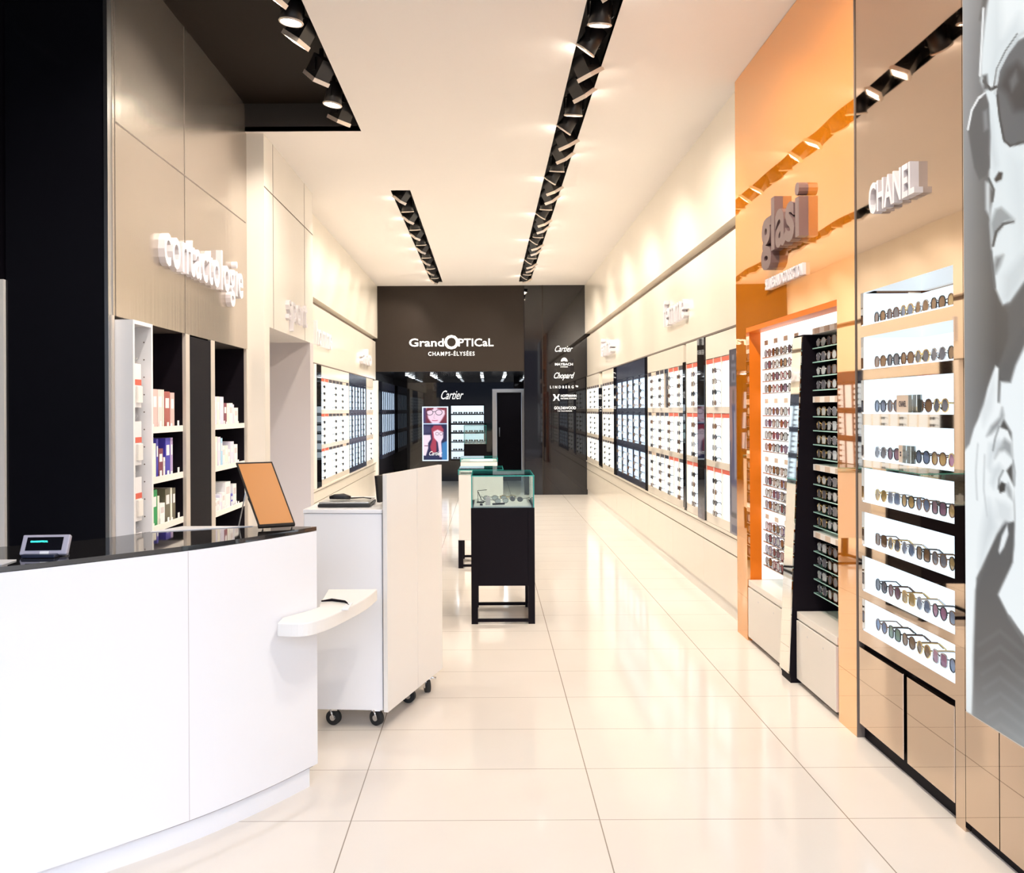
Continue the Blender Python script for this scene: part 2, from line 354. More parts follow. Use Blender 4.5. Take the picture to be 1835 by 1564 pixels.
# ------------------------------------------------------------------ ceiling spotlights
def spotlight(x, y, z, tilt, yaw, label, group, power=SPOT_W, square=False, light=True):
    t = thing('spotlight', label, 'spotlight', (x, y, z), 0, group)
    K = Matrix.Scale(1.25, 4)
    R = K @ Matrix.Rotation(yaw, 4, 'Z') @ Matrix.Rotation(tilt, 4, 'X')     # lamp axis -Z tipped by tilt, towards yaw
    yk = MB().tube([(0, 0, .10), (0, 0, .035)], .012, 8)
    yk.box(-.058, .058, -.012, .012, .03, .038).box(-.060, -.055, -.012, .012, -.03, .036).box(.055, .060, -.012, .012, -.03, .036)
    yk.xform(K @ Matrix.Rotation(yaw, 4, 'Z')); yk.build('yoke', 'lampbody', t, local=True)
    h = MB()
    if square: h.box(-.05, .05, -.045, .045, -.055, .05)
    else: h.tube([(0, 0, .06), (0, 0, .055), (0, 0, -.02), (0, 0, -.06)], [.03, .046, .048, .053], 20)
    hs_ = h.xform(R).build('housing', 'lampbody', t, local=True)
    f = MB()
    if square: f.box(-.056, .056, -.05, -.038, -.072, -.05).box(-.056, .056, .038, .05, -.072, -.05).box(-.056, -.044, -.038, .038, -.072, -.05).box(.044, .056, -.038, .038, -.072, -.05)
    else: f.tube([(.051*math.cos(a), .051*math.sin(a), -.063) for a in [2*math.pi*k/20 for k in range(20)]], .006, 6, closed=True)
    f.xform(R).build('bezel', 'bezel', hs_, local=True)
    l = MB()
    if square: l.box(-.043, .043, -.037, .037, -.060, -.056)
    else: l.tube([(0, 0, -.0605), (0, 0, -.064)], .045, 20)
    l.xform(R).build('lens', 'lens_em', hs_, local=True)
    if light:
        ld = bpy.data.lights.new('spot_beam', 'SPOT'); ld.energy = power; ld.color = (1, .90, .785); ld.spot_size = math.radians(95); ld.spot_blend = .8
        ld.shadow_soft_size = .04
        lo = bpy.data.objects.new('spot_beam', ld); COL.objects.link(lo); lo.parent = t
        lo.matrix_local = Matrix.Translation(R @ Vector((0, 0, -.08))) @ Matrix.Rotation(yaw, 4, 'Z') @ Matrix.Rotation(tilt, 4, 'X')
    return t
# R tips local -Z: tilt>0 about X moves the beam towards +Y before yaw
def aim_yaw(dx, dy): return math.atan2(-dx, dy)
def slot_lamp(i, y, word):
    side = i % 4
    dx, dy, tl, sq = [(1, .6, 38, True), (-.2, 1, 17, False), (-1, .6, 40, False), (.8, .5, 32, True)][side]
    if word == 'seen': lab = '%s visible spotlight from the entrance in the long right ceiling slot, %s' % (ORD[i], 'square' if sq else 'round')
    else: lab = 'spotlight high overhead near the entrance in the long right slot, %s' % ORD[i]
    spotlight(.652, y, CEIL+.03, math.radians(tl), aim_yaw(dx, dy), lab, 'spotlights in the long right ceiling slot', square=sq, power=SPOT_W if word == 'seen' else SPOT_W*1.5)
for i in range(5): slot_lamp(i, .9+i*.68, 'over')
for i in range(28): slot_lamp(i, 4.38+i*.365, 'seen')
for i in range(13):
    y = 8.75+i*.465
    side = i % 2
    lab = '%s spotlight from the near end of the short left ceiling slot, %s' % (ORD[i], ['square', 'round'][side])
    spotlight(-.874, y, CEIL+.035, math.radians([40, 14][side]), aim_yaw(*[(-1, .4), (.2, 1)][side]), lab, 'spotlights in the short left ceiling slot', square=not side)
for i, y in enumerate((3.0, 3.7, 4.45, 4.72, 4.98, 5.55, 6.0, 6.35)):
    sq = i in (2, 4, 5, 7)
    spotlight(-1.09, y, CEIL+.04, math.radians([25, 25, 40, 8, 35, 40, 10, 30][i]), aim_yaw(-1, .7 if i % 2 else .3),
              '%s %s spotlight from the entrance along the edge of the dark ceiling recess' % (ORD[i], 'square' if sq else 'round'),
              'spotlights on the edge of the dark ceiling recess', power=45, square=sq)
# back room LED lamps, rows running away
for r, x in enumerate((-1.56, -1.08, -.58, -.11, .34, .78)):
    for c, y in enumerate((16.3, 16.95, 17.55)):
        t = thing('recessed_led', '%s oblong ceiling lamp, %s row from left, back room' % (['nearest', 'middle', 'farthest'][c], ORD[r]), 'ceiling light', (x, y, 2.19), 0, 'oblong ceiling lamps of the back room')
        MB().box(x-.035, x+.035, y-.12, y+.12, 2.205, 2.222).build('lamp_frame', 'steel', t)
        MB().box(x-.028, x+.028, y-.11, y+.11, 2.20, 2.205).build('diffuser', 'led_em', t)
ld = bpy.data.lights.new('back_room_light', 'POINT')

# ------------------------------------------------------------------ signs
def sign(label, mb, mats='letter', name='letter_sign', group=None):
    return tag(mb.build(name, mats), label, 'sign', group)
sign('thick white letters reading contactologie on the taupe panels', text_mesh('contactologie', (-1.93, 4.91, 2.30), 1.58, .37, .04, 'left', spacing=1.1, offset=.012))
sign('small letters reading sport over the side passage', text_mesh('sport', (-1.79, 7.42, 2.245), .76, .30, .035, 'left', spacing=1.1))
sign('white letters reading homme, high on the left cream wall', text_mesh('homme', (-2.005, 9.65, 2.29), .95, .28, .04, 'left', spacing=1.1))
sign('short white lettering at the far end of the left cream wall', text_mesh('ado', (-2.005, 13.1, 2.265), 1.0, .26, .06, 'left', offset=.012))
sign('white letters reading femme, nearer of two on the right cream wall', text_mesh('femme', (1.785, 8.28, 2.33), .88, .255, .045, 'right', spacing=1.1))
sign('white lettering at the far end of the right cream wall', text_mesh('femme', (1.785, 12.7, 2.315), 1.05, .27, .07, 'right', offset=.012))
go = thing('fascia_sign', 'white lettered shop name with street name below, on the brown fascia', 'sign', (-.65, 14.99, 2.5))
yf = 14.999
t1 = text_mesh('Grand', (-1.40, yf, 2.665), .62, .145, .02, 'back', offset=.012); t2 = text_mesh('PTICaL', (-.52, yf, 2.665), .63, .14, .02, 'back', offset=.012)
oo = text_mesh('O', (-.77, yf, 2.615), .255, .255, .02, 'back', offset=.02)
join(t1, oo, t2).build('shop_name', 'txtwhite', go)
text_mesh('CHAMPS-ÉLYSÉES', (-1.06, yf, 2.50), .83, .09, .015, 'back', spacing=1.25, offset=.008).build('street_name', 'txtwhite', go)
# maker names on the black glass
yg = 14.998
sign('white script name, topmost of the names on the black glass', text_mesh('Cartier', (1.21, yg, 2.56), .32, .11, .006, 'back', shear=.5), 'txtwhite')
mbk = thing('emblem_sign', 'white domed emblem over small capitals on the black glass', 'sign', (1.36, yg, 2.3))
dome = MB()
for q in range(5):
    a0 = math.pi*(q+.06)/5; a1 = math.pi*(q+.94)/5; c = Vector((1.375, yg-.004, 2.385))
    pts = [c+Vector((.012*math.cos((a0+a1)/2), 0, .006))]
    for s_ in range(5):
        a = a1+(a0-a1)*s_/4; pts.append(c+Vector((.06*math.cos(a), 0, .07*math.sin(a))))
    n_ = len(dome.v); dome.poly(pts); dome.poly([p+Vector((0, .004, 0)) for p in reversed(pts)])
dome.build('emblem', 'txtwhite', mbk)
text_mesh('MAYBACH', (1.21, yg, 2.315), .32, .045, .006, 'back', offset=.01).build('name_line', 'txtwhite', mbk)
text_mesh('EYEWEAR', (1.31, yg, 2.28), .13, .02, .006, 'back').build('small_line', 'txtwhite', mbk)
sign('white looping script name below the domed emblem', text_mesh('Chopard', (1.19, yg, 2.05), .37, .14, .006, 'back', shear=.5, offset=.005), 'txtwhite')
sign('widely spaced white capitals in the middle of the black glass', text_mesh('LINDBERG™', (1.12, yg, 1.905), .50, .05, .006, 'back', spacing=1.7, offset=.01), 'txtwhite')
hf = thing('emblem_sign', 'white winged H emblem beside two lines of capitals', 'sign', (1.38, yg, 1.69))
MB().poly([(1.17, yg-.004, 1.68), (1.20, yg-.004, 1.74), (1.17, yg-.004, 1.80), (1.205, yg-.004, 1.80), (1.225, yg-.004, 1.755), (1.245, yg-.004, 1.755), (1.265, yg-.004, 1.80), (1.29, yg-.004, 1.80), (1.265, yg-.004, 1.74), (1.29, yg-.004, 1.68), (1.262, yg-.004, 1.69), (1.245, yg-.004, 1.725), (1.222, yg-.004, 1.725), (1.2, yg-.004, 1.69)]).build('emblem', 'txtwhite', hf)
text_mesh('HOFFMANN', (1.31, yg, 1.75), .28, .045, .006, 'back', offset=.012).build('name_line', 'txtwhite', hf)
text_mesh('NATURAL EYEWEAR', (1.31, yg, 1.71), .28, .025, .006, 'back').build('small_line', 'txtwhite', hf)
gw = thing('emblem_sign', 'white outlined capitals, lowest of the names on the black glass', 'sign', (1.38, yg, 1.48))
text_mesh('GOLD&WOOD', (1.19, yg, 1.53), .39, .05, .006, 'back', offset=.006).build('name_line', 'txtwhite', gw)
text_mesh('THE TRUE EYEWEAR', (1.25, yg, 1.49), .26, .02, .006, 'back').build('small_line', 'txtwhite', gw)
sign('white script name over the lit shelves of the back room', text_mesh('Cartier', (-1.0, 17.998, 1.76), .48, .19, .01, 'back', shear=.5), 'txtwhite')

# ------------------------------------------------------------------ eyewear
def eye_parts(w=.135, h=.045, shape='round', seg=14, r=.0022, temple=.125):
    """MBs in local space: width on X, facing -Y, temples to +Y, standing on z=0"""
    lw_ = w*.40; cxs = (-w*.27, w*.27); rim = MB(); lenses = []; temples = []
    for cx in cxs:
        pts = []
        for k_ in range(seg):
            a = 2*math.pi*k_/seg; c_, s_ = math.cos(a), math.sin(a); e = .62 if shape == 'square' else .95
            x = cx+math.copysign(abs(c_)**e, c_)*lw_/2; z = h/2+math.copysign(abs(s_)**e, s_)*h/2
            if shape == 'aviator' and s_ < 0: x = cx+(c_*lw_/2)*(.72+.28*(1+s_))
            pts.append((x, .10*abs(x)*abs(x)/w, z+r))
        rim.tube(pts, r, 5, closed=True)
        l = MB(); l.poly(pts); l.poly([(p[0], p[1]+.0015, p[2]) for p in reversed(pts)]); lenses.append(l)
    rim.tube([(-w*.075, 0, h*.72), (0, -.002, h*.80), (w*.075, 0, h*.72)], r*1.2, 5)
    for s_ in (-1, 1):
        y0 = .10*w*.22
        rim.tube([(s_*w*.46, y0*.9, h*.70), (s_*w*.5, y0+.004, h*.74)], r*1.3, 5)
        t_ = MB().tube([(s_*w*.5, y0+.004, h*.74), (s_*w*.49, temple*.5, h*.74), (s_*w*.475, temple*.78, h*.70), (s_*w*.46, temple, h*.22)], [r*1.1, r, r*1.1, r*1.3], 5)
        temples.append(t_)
    return rim, lenses, temples
_cache = {}
def simple_glasses_mesh(frame, tint, shape, w=.13, h=.038, temple=.09):
    key = (frame, tint, shape, w, h, temple)
    if key not in _cache:
        rim, ls, ts = eye_parts(w, h, shape, 10, .0024, temple)
        ls = join(*ls); ls.m = [1]*len(ls.m)
        _cache[key] = join(rim, *ts, ls).mesh('eyeglasses', [FR[frame], TINT[tint]])
    return _cache[key]
def simple_glasses(loc, rz, frame, tint, shape, label, group, w=.13, h=.038, temple=.09):
    o = bpy.data.objects.new('eyeglasses', simple_glasses_mesh(frame, tint, shape, w, h, temple)); COL.objects.link(o)
    o.location = loc; o.rotation_euler = (0, 0, rz); tag(o, label, 'glasses', group); return o
_pc = {}
def full_glasses(loc, rz, frame, tint, shape, label, group, w=.109, h=.051):
    key = (frame, tint, shape, w, h)
    if key not in _pc:
        rim, ls, ts = eye_parts(w, h, shape, 20, .0025, .12)
        _pc[key] = (rim.mesh('frame', FR[frame]), [l.mesh('lens', TINT[tint]) for l in ls], [t_.mesh('temple', FR[frame]) for t_ in ts])
    f_, ls, ts = _pc[key]
    t = thing('sunglasses', label, 'sunglasses', loc, rz, group)
    for nm, me in [('frame', f_)]+[('lens', l) for l in ls]+[('temple', x) for x in ts]:
        o = bpy.data.objects.new(nm, me); COL.objects.link(o); o.parent = t
    return t

# ------------------------------------------------------------------ bronze mirrored sunglasses showcase (right, near)
XB = 1.705; Y0, Y1 = 3.0, 3.868
WY0, WY1 = 3.062, 3.82
tops = [2.043, 1.842, 1.647, 1.444, 1.25, 1.05, .85, .653]; bots = [1.893, 1.694, 1.495, 1.287, 1.095, .895, .69, .510]
sc = thing('showcase', 'tall bronze mirrored showcase with eight lit shelves of sunglasses', 'display case', (1.85, 3.43, 0))
b = MB()
b.box(XB, XB+.02, Y0, Y1, tops[0], CEIL); b.box(XB+.02, XB+.30, Y0, Y1, tops[0]+.006, tops[0]+.05)                 # header panel
b.box(XB, XB+.30, Y0, WY0, .45, tops[0]); b.box(XB, XB+.30, WY1, Y1, .45, tops[0])
edges = list(zip(bots, tops[1:]+[.45]))
for (zb, zt) in edges: b.box(XB, XB+.30, WY0, WY1, zt, zb)
b.box(XB+.30, XB+.33, Y0, Y1, .05, CEIL)
b.build('bronze_cladding', 'bronze', sc)
for i, (zt, zb) in enumerate(zip(tops, bots)):
    l = MB(); l.box(XB+.275, XB+.299, WY0+.001, WY1-.001, zb, zt); l.box(XB+.012, XB+.275, WY1-.006, WY1-.001, zb, zt); l.box(XB+.012, XB+.275, WY0+.001, WY0+.006, zb, zt)
    l.box(XB+.002, XB+.275, WY0+.006, WY1-.006, zb, zb+.006)
    l.build('lit_shelf', 'lit', sc)
for (ya, yb) in ((3.07, 3.418), (3.448, 3.855)):
    MB().box(XB, XB+.02, ya, yb, .07, .425).build('cupboard_door', 'bronze', sc, bevel=.002)
MB().box(XB+.03, XB+.05, Y0, Y1, .06, .45).box(XB+.03, XB+.30, Y0, Y1, 0, .06).build('plinth', 'blackmatte', sc)
MB().box(XB, XB+.02, Y0, 3.062, .0, .45).build('side_panel', 'bronze', sc)
sign('white extruded capitals on the bronze header over the lit sunglasses', text_mesh('CHANEL', (XB, 3.66, 2.36), .39, .135, .035, 'right', offset=.02))
rowpx = [[1553, 1578, 1596, 1618, 1657, 1680, 1702], [1553, 1573, 1598, 1627, 1650, 1676, 1701], [1556, 1579, 1598, 1652, 1681, 1703],
         [1562, 1576, 1603, 1634, 1665, 1682, 1703], [1568, 1587, 1604, 1627, 1649, 1669, 1691], [1564, 1582, 1609, 1635, 1661, 1686, 1705],
         [1559, 1578, 1606, 1632, 1655, 1688], [1560, 1580, 1611, 1633, 1663, 1690]]
tints = [['brown', 'grey', 'blue', 'brown', 'brown', 'amber', 'grey'], ['brown', 'grey', 'brown', 'grey', 'grey', 'brown', 'brown'],
         ['blue', 'grey', 'black', 'brown', 'grey', 'rose'], ['grey', 'plum', 'plum', 'blue', 'amber', 'rose', 'brown'],
         ['amber', 'blue', 'amber', 'blue', 'plum', 'amber', 'brown'], ['brown', 'grey', 'blue', 'brown', 'grey', 'amber', 'brown'],
         ['grey', 'plum', 'amber', 'blue', 'rose', 'blue'], ['sky', 'green', 'brown', 'brown', 'rose', 'sky']]
shp = ['round', 'aviator', 'square']; frs = ['black', 'brown', 'gold', 'silver', 'black', 'tortoise']
RN = ['top', 'second', 'third', 'fourth', 'fifth', 'sixth', 'seventh', 'bottom']
for r, row in enumerate(rowpx):
    last = 9
    for c, px in enumerate(row):
        y = YR(px, 1.745)
        y = min(y, WY1-.075, last-.121); last = y
        if y < WY0+.068: continue
        fr = frs[(r*5+c*7) % 6]; sh = shp[(r+c) % 3] if r > 3 else 'round'
        full_glasses((XB+.05, y, bots[r]+.0065), -math.pi/2, fr, tints[r][c], sh,
                     '%s-tinted sunglasses, %s frame, %s from left, %s shelf of bronze showcase' % (tints[r][c], fr, ORD[c], RN[r]),
                     'sunglasses in the bronze showcase')
for nm, y, z, wd, lab in (('brand_block', 3.515, bots[2]+.0065, .10, 'beige block with the maker name on the third shelf of the bronze showcase'),
                          ('brand_block', 3.50, bots[3]+.0065, .035, 'narrow beige block with two dark marks on the fourth shelf of the bronze showcase')):
    t = thing(nm, lab, 'display block', (XB+.03, y, z))
    MB().box(XB+.012, XB+.026, y-wd, y, z, z+.072).build('plate', 'beige', t)
    MB().box(XB+.010, XB+.028, y-wd-.075, y-wd, z, z+.072).build('clear_block', 'glass', t)
    if wd > .05: text_mesh('CHANEL', (XB+.012, y-.02, z+.024), .06, .024, .001, 'right', offset=.01).build('lettering', 'darktag', t)
    else: MB().box(XB+.011, XB+.0125, y-.022, y-.012, z+.026, z+.034).box(XB+.011, XB+.0125, y-.022, y-.012, z+.038, z+.046).build('marks', 'darktag', t)

# ------------------------------------------------------------------ lit poster (right edge), a painted portrait on a lightbox
def inpoly(px, py, poly):
    c = np.zeros(px.shape, bool); n = len(poly); j = n-1
    for i in range(n):
        xi, yi = poly[i]; xj, yj = poly[j]
        if yi != yj: c ^= ((yi > py) != (yj > py)) & (px < (xj-xi)*(py-yi)/(yj-yi)+xi)
        j = i
    return c
def dist(px, py, poly):
    d = np.full(px.shape, 1e9); n = len(poly)
    for i in range(n):
        ax, ay = poly[i]; bx, by = poly[(i+1) % n]; dx, dy = bx-ax, by-ay; L = dx*dx+dy*dy+1e-9
        t = np.clip(((px-ax)*dx+(py-ay)*dy)/L, 0, 1); d = np.minimum(d, np.hypot(px-ax-t*dx, py-ay-t*dy))
    return d
def paint(img, px, py, poly, col, soft=2, amt=1):
    d = dist(px, py, poly); s = np.where(inpoly(px, py, poly), d, -d); a = np.clip(.5+s/(2*soft), 0, 1)[..., None]*amt
    img[:] = img*(1-a)+np.array(col)/255.*a
def line(img, px, py, pts, w, col, soft=1.5, amt=1):
    d = np.full(px.shape, 1e9)
    for (ax, ay), (bx, by) in zip(pts[:-1], pts[1:]):
        dx, dy = bx-ax, by-ay; L = dx*dx+dy*dy+1e-9; t = np.clip(((px-ax)*dx+(py-ay)*dy)/L, 0, 1); d = np.minimum(d, np.hypot(px-ax-t*dx, py-ay-t*dy))
    a = np.clip((w/2-d)/soft+.5, 0, 1)[..., None]*amt; img[:] = img*(1-a)+np.array(col)/255.*a
def picture(name, P, img, m, parent):      # P: grid of world points (rows, cols, 3); img: sRGB 0..1
    nr, nc = P.shape[:2]; lin = np.where(img <= .04045, img/12.92, ((img+.055)/1.055)**2.4)
    idx = np.arange(nr*nc).reshape(nr, nc); f = np.stack([idx[:-1, :-1], idx[:-1, 1:], idx[1:, 1:], idx[1:, :-1]], -1).reshape(-1, 4)
    me = bpy.data.meshes.new(name); off = np.array(rootloc(parent))
    me.from_pydata((P.reshape(-1, 3)-off).tolist(), [], f.tolist())
    ca = me.color_attributes.new('Col', 'FLOAT_COLOR', 'POINT')
    ca.data.foreach_set('color', np.concatenate([lin.reshape(-1, 3), np.ones((nr*nc, 1))], 1).ravel().astype(np.float32))
    me.materials.append(m); o = bpy.data.objects.new(name, me); COL.objects.link(o); o.parent = parent; return o
XP = 1.690
ps = thing('lightbox_poster', 'tall backlit black and white portrait of a person in round sunglasses, hand at chin', 'poster', (1.72, 2.4, .44))
MB().box(XP+.003, XP+.06, 1.9, 2.972, .44, CEIL-.01).build('box', 'steel', ps)
nc, nr = 190, 620
yy = np.linspace(2.966, 1.9, nc); zz = np.linspace(CEIL-.015, .446, nr); Yg, Zg = np.meshgrid(yy, zz)
px = VX+FPX*XP/Yg; py = VY-(Zg-EYE)*FPX/Yg
f = np.clip((px-1731)/55, 0, 1); g = np.clip(py/700, 0, 1)
base = (158-62*f-30*g)/255.
img = np.stack([base*.98, base*1.0, base*1.02], -1)
pt = lambda *a, **k_: paint(img, px, py, *a, **k_)
ln = lambda *a, **k_: line(img, px, py, *a, **k_)
pt([(1785, -900), (1775, 0), (1768, 50), (1762, 100), (1760, 150), (1768, 170), (1776, 240), (1775, 300), (1774, 328), (1783, 350), (1777, 380), (1775, 405), (1779, 470), (1784, 520), (1798, 552), (1812, 545), (1835, 512), (1900, 440), (2200, 200), (2200, -900)], (226, 236, 240), 3)
pt([(1800, -900), (1785, 0), (1778, 60), (1776, 120), (1795, 90), (1830, 50), (1900, 20), (1900, -900)], (243, 250, 252), 14, .7)
pt([(1768, 330), (1776, 332), (1776, 395), (1768, 380)], (205, 212, 215), 3)
pt([(1774, 0), (1760, 40), (1766, 4)], (60, 62, 64), 4)
ln([(1766, 20), (1762, 90), (1759, 140)], 4, (235, 240, 242))
pt([(1736, 232), (1743, 200), (1756, 180), (1768, 168), (1775, 190), (1778, 250), (1776, 305), (1768, 320), (1757, 327), (1748, 305), (1741, 262)], (84, 88, 92), 2)
ln([(1737, 236), (1744, 202), (1756, 181), (1768, 171)], 4, (240, 244, 246))
pt([(1764, 205), (1772, 200), (1774, 235), (1766, 240)], (150, 156, 160), 3, .7)
pt([(1787, 165), (1794, 130), (1810, 102), (1828, 78), (1860, 60), (1910, 80), (1925, 160), (1890, 240), (1840, 262), (1812, 268), (1800, 255), (1794, 215)], (92, 97, 102), 2)
pt([(1794, 160), (1806, 130), (1826, 115), (1850, 140), (1850, 200), (1820, 205), (1808, 175)], (50, 52, 56), 7, .85)
pt([(1812, 150), (1824, 130), (1828, 150), (1816, 170)], (125, 130, 135), 4, .6)
ln([(1786, 172), (1792, 132), (1808, 100), (1828, 70), (1860, 50)], 5, (205, 214, 218)); ln([(1783, 165), (1789, 128), (1805, 96), (1826, 66)], 2, (40, 42, 44))
ln([(1790, 175), (1794, 215), (1802, 257), (1813, 266), (1840, 258)], 4, (60, 63, 66)); ln([(1766, 150), (1778, 165), (1788, 160)], 5, (58, 60, 62))
pt([(1764, 140), (1772, 138), (1774, 165), (1766, 165)], (80, 83, 86), 3)
pt([(1784, 326), (1792, 313), (1799, 314), (1797, 326), (1787, 331)], (28, 28, 30), 2)
ln([(1774, 325), (1783, 345), (1780, 365)], 4, (70, 74, 76), 3)
pt([(1777, 405), (1786, 380), (1796, 376), (1820, 398), (1803, 402), (1788, 425), (1780, 438)], (150, 158, 162), 4)
ln([(1781, 445), (1787, 420), (1800, 406), (1818, 402)], 4, (45, 47, 49), 3)
pt([(1782, 480), (1786, 466), (1799, 462), (1793, 480), (1785, 495)], (95, 100, 104), 5, .8); ln([(1777, 455), (1780, 480), (1784, 520)], 4, (85, 90, 94), 4)
pt([(1799, 552), (1808, 568), (1807, 612), (1790, 660), (1792, 684), (1810, 689), (1820, 660), (1838, 622), (2200, 560), (2200, 210), (1900, 445), (1835, 515), (1812, 547)], (82, 85, 88), 3)
pt([(1838, 622), (1820, 660), (1811, 690), (1793, 688), (1790, 740), (1812, 780), (1817, 935), (1813, 1012), (1785, 1070), (1805, 1110), (1838, 1152), (2200, 1500), (2200, 555)], (238, 246, 250), 3)
pt([(1784, 660), (1790, 664), (1788, 725), (1797, 730), (1800, 752), (1792, 770), (1806, 776), (1815, 800), (1816, 832), (1803, 848), (1818, 880), (1816, 905), (1817, 938), (1800, 945), (1786, 962), (1766, 1002), (1748, 1040), (1744, 1180), (1738, 1290), (1700, 1290), (1700, 850), (1737, 800), (1745, 772), (1752, 757), (1763, 730), (1770, 700)], (240, 247, 250), 2)
pt([(1768, 786), (1776, 768), (1792, 752), (1796, 735), (1799, 750), (1790, 768), (1776, 782)], (120, 126, 130), 4, .8)
pt([(1782, 826), (1790, 814), (1800, 812), (1814, 826), (1812, 800), (1800, 790), (1786, 808)], (120, 126, 130), 4, .7)
pt([(1788, 876), (1794, 868), (1802, 872), (1800, 885), (1791, 888)], (35, 37, 39), 2); pt([(1800, 878), (1806, 870), (1812, 884), (1814, 902), (1806, 894)], (150, 156, 160), 3, .8)
ln([(1752, 800), (1748, 850), (1750, 900)], 3, (205, 212, 216), 3); ln([(1764, 820), (1762, 880), (1768, 930)], 3, (205, 212, 216), 3)
pt([(1800, 938), (1815, 944), (1815, 982), (1808, 1020), (1785, 1070), (1805, 1110), (1838, 1158), (2200, 1510), (2200, 1800), (1742, 1800), (1742, 1180), (1747, 1062), (1762, 1022), (1786, 962)], (82, 85, 88), 4)
pt([(1788, 992), (1794, 965), (1804, 945), (1806, 962), (1798, 985), (1790, 997)], (235, 242, 246), 2)
pt([(1782, 0), (1776, 120), (1784, 150), (1800, 100), (1830, 60), (1830, 30), (1800, 70), (1796, 0)], (205, 216, 221), 10, .6)
pt([(1779, 205), (1786, 260), (1792, 300), (1784, 312), (1777, 280)], (204, 214, 219), 5, .7); pt([(1812, 285), (1835, 300), (1840, 420), (1825, 460), (1818, 380)], (212, 222, 227), 12, .6)
pt([(1800, 500), (1825, 470), (1860, 430), (1840, 500), (1808, 545), (1797, 540)], (196, 206, 211), 9, .7)
pt([(1757, 745), (1768, 715), (1776, 690), (1782, 672), (1784, 700), (1778, 740), (1762, 770)], (216, 224, 228), 5, .7)
pt([(1772, 800), (1790, 792), (1796, 802), (1780, 822), (1774, 850), (1768, 840)], (208, 217, 222), 5, .8); pt([(1778, 845), (1790, 835), (1798, 846), (1786, 862), (1780, 880), (1774, 870)], (206, 215, 220), 5, .8)
pt([(1784, 900), (1800, 905), (1812, 915), (1812, 936), (1796, 942), (1786, 930)], (214, 222, 226), 6, .8); pt([(1770, 900), (1782, 930), (1786, 950), (1768, 985), (1754, 1020), (1758, 960)], (205, 214, 219), 9, .8)
ln([(1790, 770), (1783, 790), (1779, 812)], 3, (120, 126, 130), 3, .8); ln([(1797, 848), (1790, 862), (1788, 880)], 3, (110, 116, 120), 3, .8); ln([(1815, 830), (1818, 850), (1817, 875)], 3, (140, 146, 150), 3, .8)
ln([(1806, 1110), (1838, 1160), (1880, 1215)], 7, (110, 114, 117), 3, .7)
for q in range(7): ln([(1752+q*3, 1160+q*26), (1790, 1135+q*28), (1835, 1175+q*27), (1900, 1220+q*30)], 7, (104, 109, 112), 6, .5)
gg = np.clip((py-1190)/160, 0, 1)[..., None]; img[:] = img*(1-gg*.55)+np.array([.74, .78, .80])*gg*.55
M['posterlight'] = vcol_mat('backlit_portrait_print', .72)
picture('print', np.stack([np.full_like(Yg, XP), Yg, Zg], -1), img, M['posterlight'], ps)
# bronze panels below and beside the poster
pn = thing('mirror_panel', 'low bronze mirror cladding under the big portrait poster', 'wall panel', (1.75, 2.4, 0))
MB().box(XB, XB+.03, 2.802, 2.997, .04, .437).box(XB, XB+.03, 1.9, 2.797, .04, .437).build('cladding', 'bronze', pn)
MB().box(XB+.02, XB+.05, 1.9, 2.997, 0, .04).build('plinth', 'blackmatte', pn)
MB().box(XB, XB+.03, 2.975, 2.997, .44, CEIL-.005).build('edge_strip', 'bronze', pn)

# ------------------------------------------------------------------ orange bay
XO = 1.70
ob = thing('orange_bay', 'tall orange mirrored glass portal framing a niche of glasses', 'display case', (1.85, 4.8, 0))
MB().box(XO, XO+.02, 3.872, 5.72, 2.05, CEIL-.003).build('header', 'orange', ob)
MB().box(XO+.001, XO+.10, 3.885, 5.50, 2.02, 2.05).build('soffit', 'orangepaint', ob)
p = MB(); p.box(XO, XO+.02, 5.50, 5.72, .0, 2.05); p.build('far_pilaster', 'orange', ob)
p = MB(); p.box(XO+.02, XO+.095, 5.50, 5.60, 0, 2.05); p.build('far_return', 'orangepaint', ob)
p = MB(); p.box(XO, XO+.02, 3.872, 4.07, 0, 2.05); p.box(XO+.02, XO+.10, 4.04, 4.07, 0, 2.05, 1); p.build('near_pilaster', ['orange', 'orangepaint'], ob)
MB().box(XO+.0, XO+.1, 3.868, 3.872, 0, CEIL-.003).build('edge_trim', 'seam', ob)
l = MB(); l.box(XO+.095, 2.07, 5.50, 5.53, .40, 2.05); l.box(2.05, 2.07, 4.10, 5.50, .40, 2.05); l.box(XO+.10, 2.05, 4.10, 5.50, 2.03, 2.05)
l.build('lit_lining', 'litwarm', ob)
MB().box(2.042, 2.049, 4.10, 4.64, .40, 2.02).build('dark_back', 'blackmatte', ob)
MB().box(XO+.02, 2.05, 4.075, 4.095, .0, 2.03).build('near_return', 'orangepaint', ob)
dv = thing('leaning_mirror', 'tall narrow leaning mirror on a black fin between the two niches', 'mirror', (1.72, 4.7, 0))
fin = MB()      # fin in XZ, 4.64..4.78 deep
pl = [(1.668, .03), (1.752, 1.93), (2.04, 1.93), (2.04, .03)]
fin.v = [(x, 4.64, z) for x, z in pl]+[(x, 4.78, z) for x, z in pl]
fin.f = [(0, 3, 2, 1), (4, 5, 6, 7), (0, 1, 5, 4), (1, 2, 6, 5), (2, 3, 7, 6), (3, 0, 4, 7)]; fin.m = [0]*6; fin.sm = [False]*6
fin.build('fin', 'blackmatte', dv)
mf = MB(); mf.poly([(1.6615, 4.645, .05), (1.658, 4.777, .05), (1.742, 4.777, 1.92), (1.7455, 4.645, 1.92)]); mf.poly([(1.666, 4.777, .05), (1.666, 4.645, .05), (1.750, 4.645, 1.92), (1.750, 4.777, 1.92)])
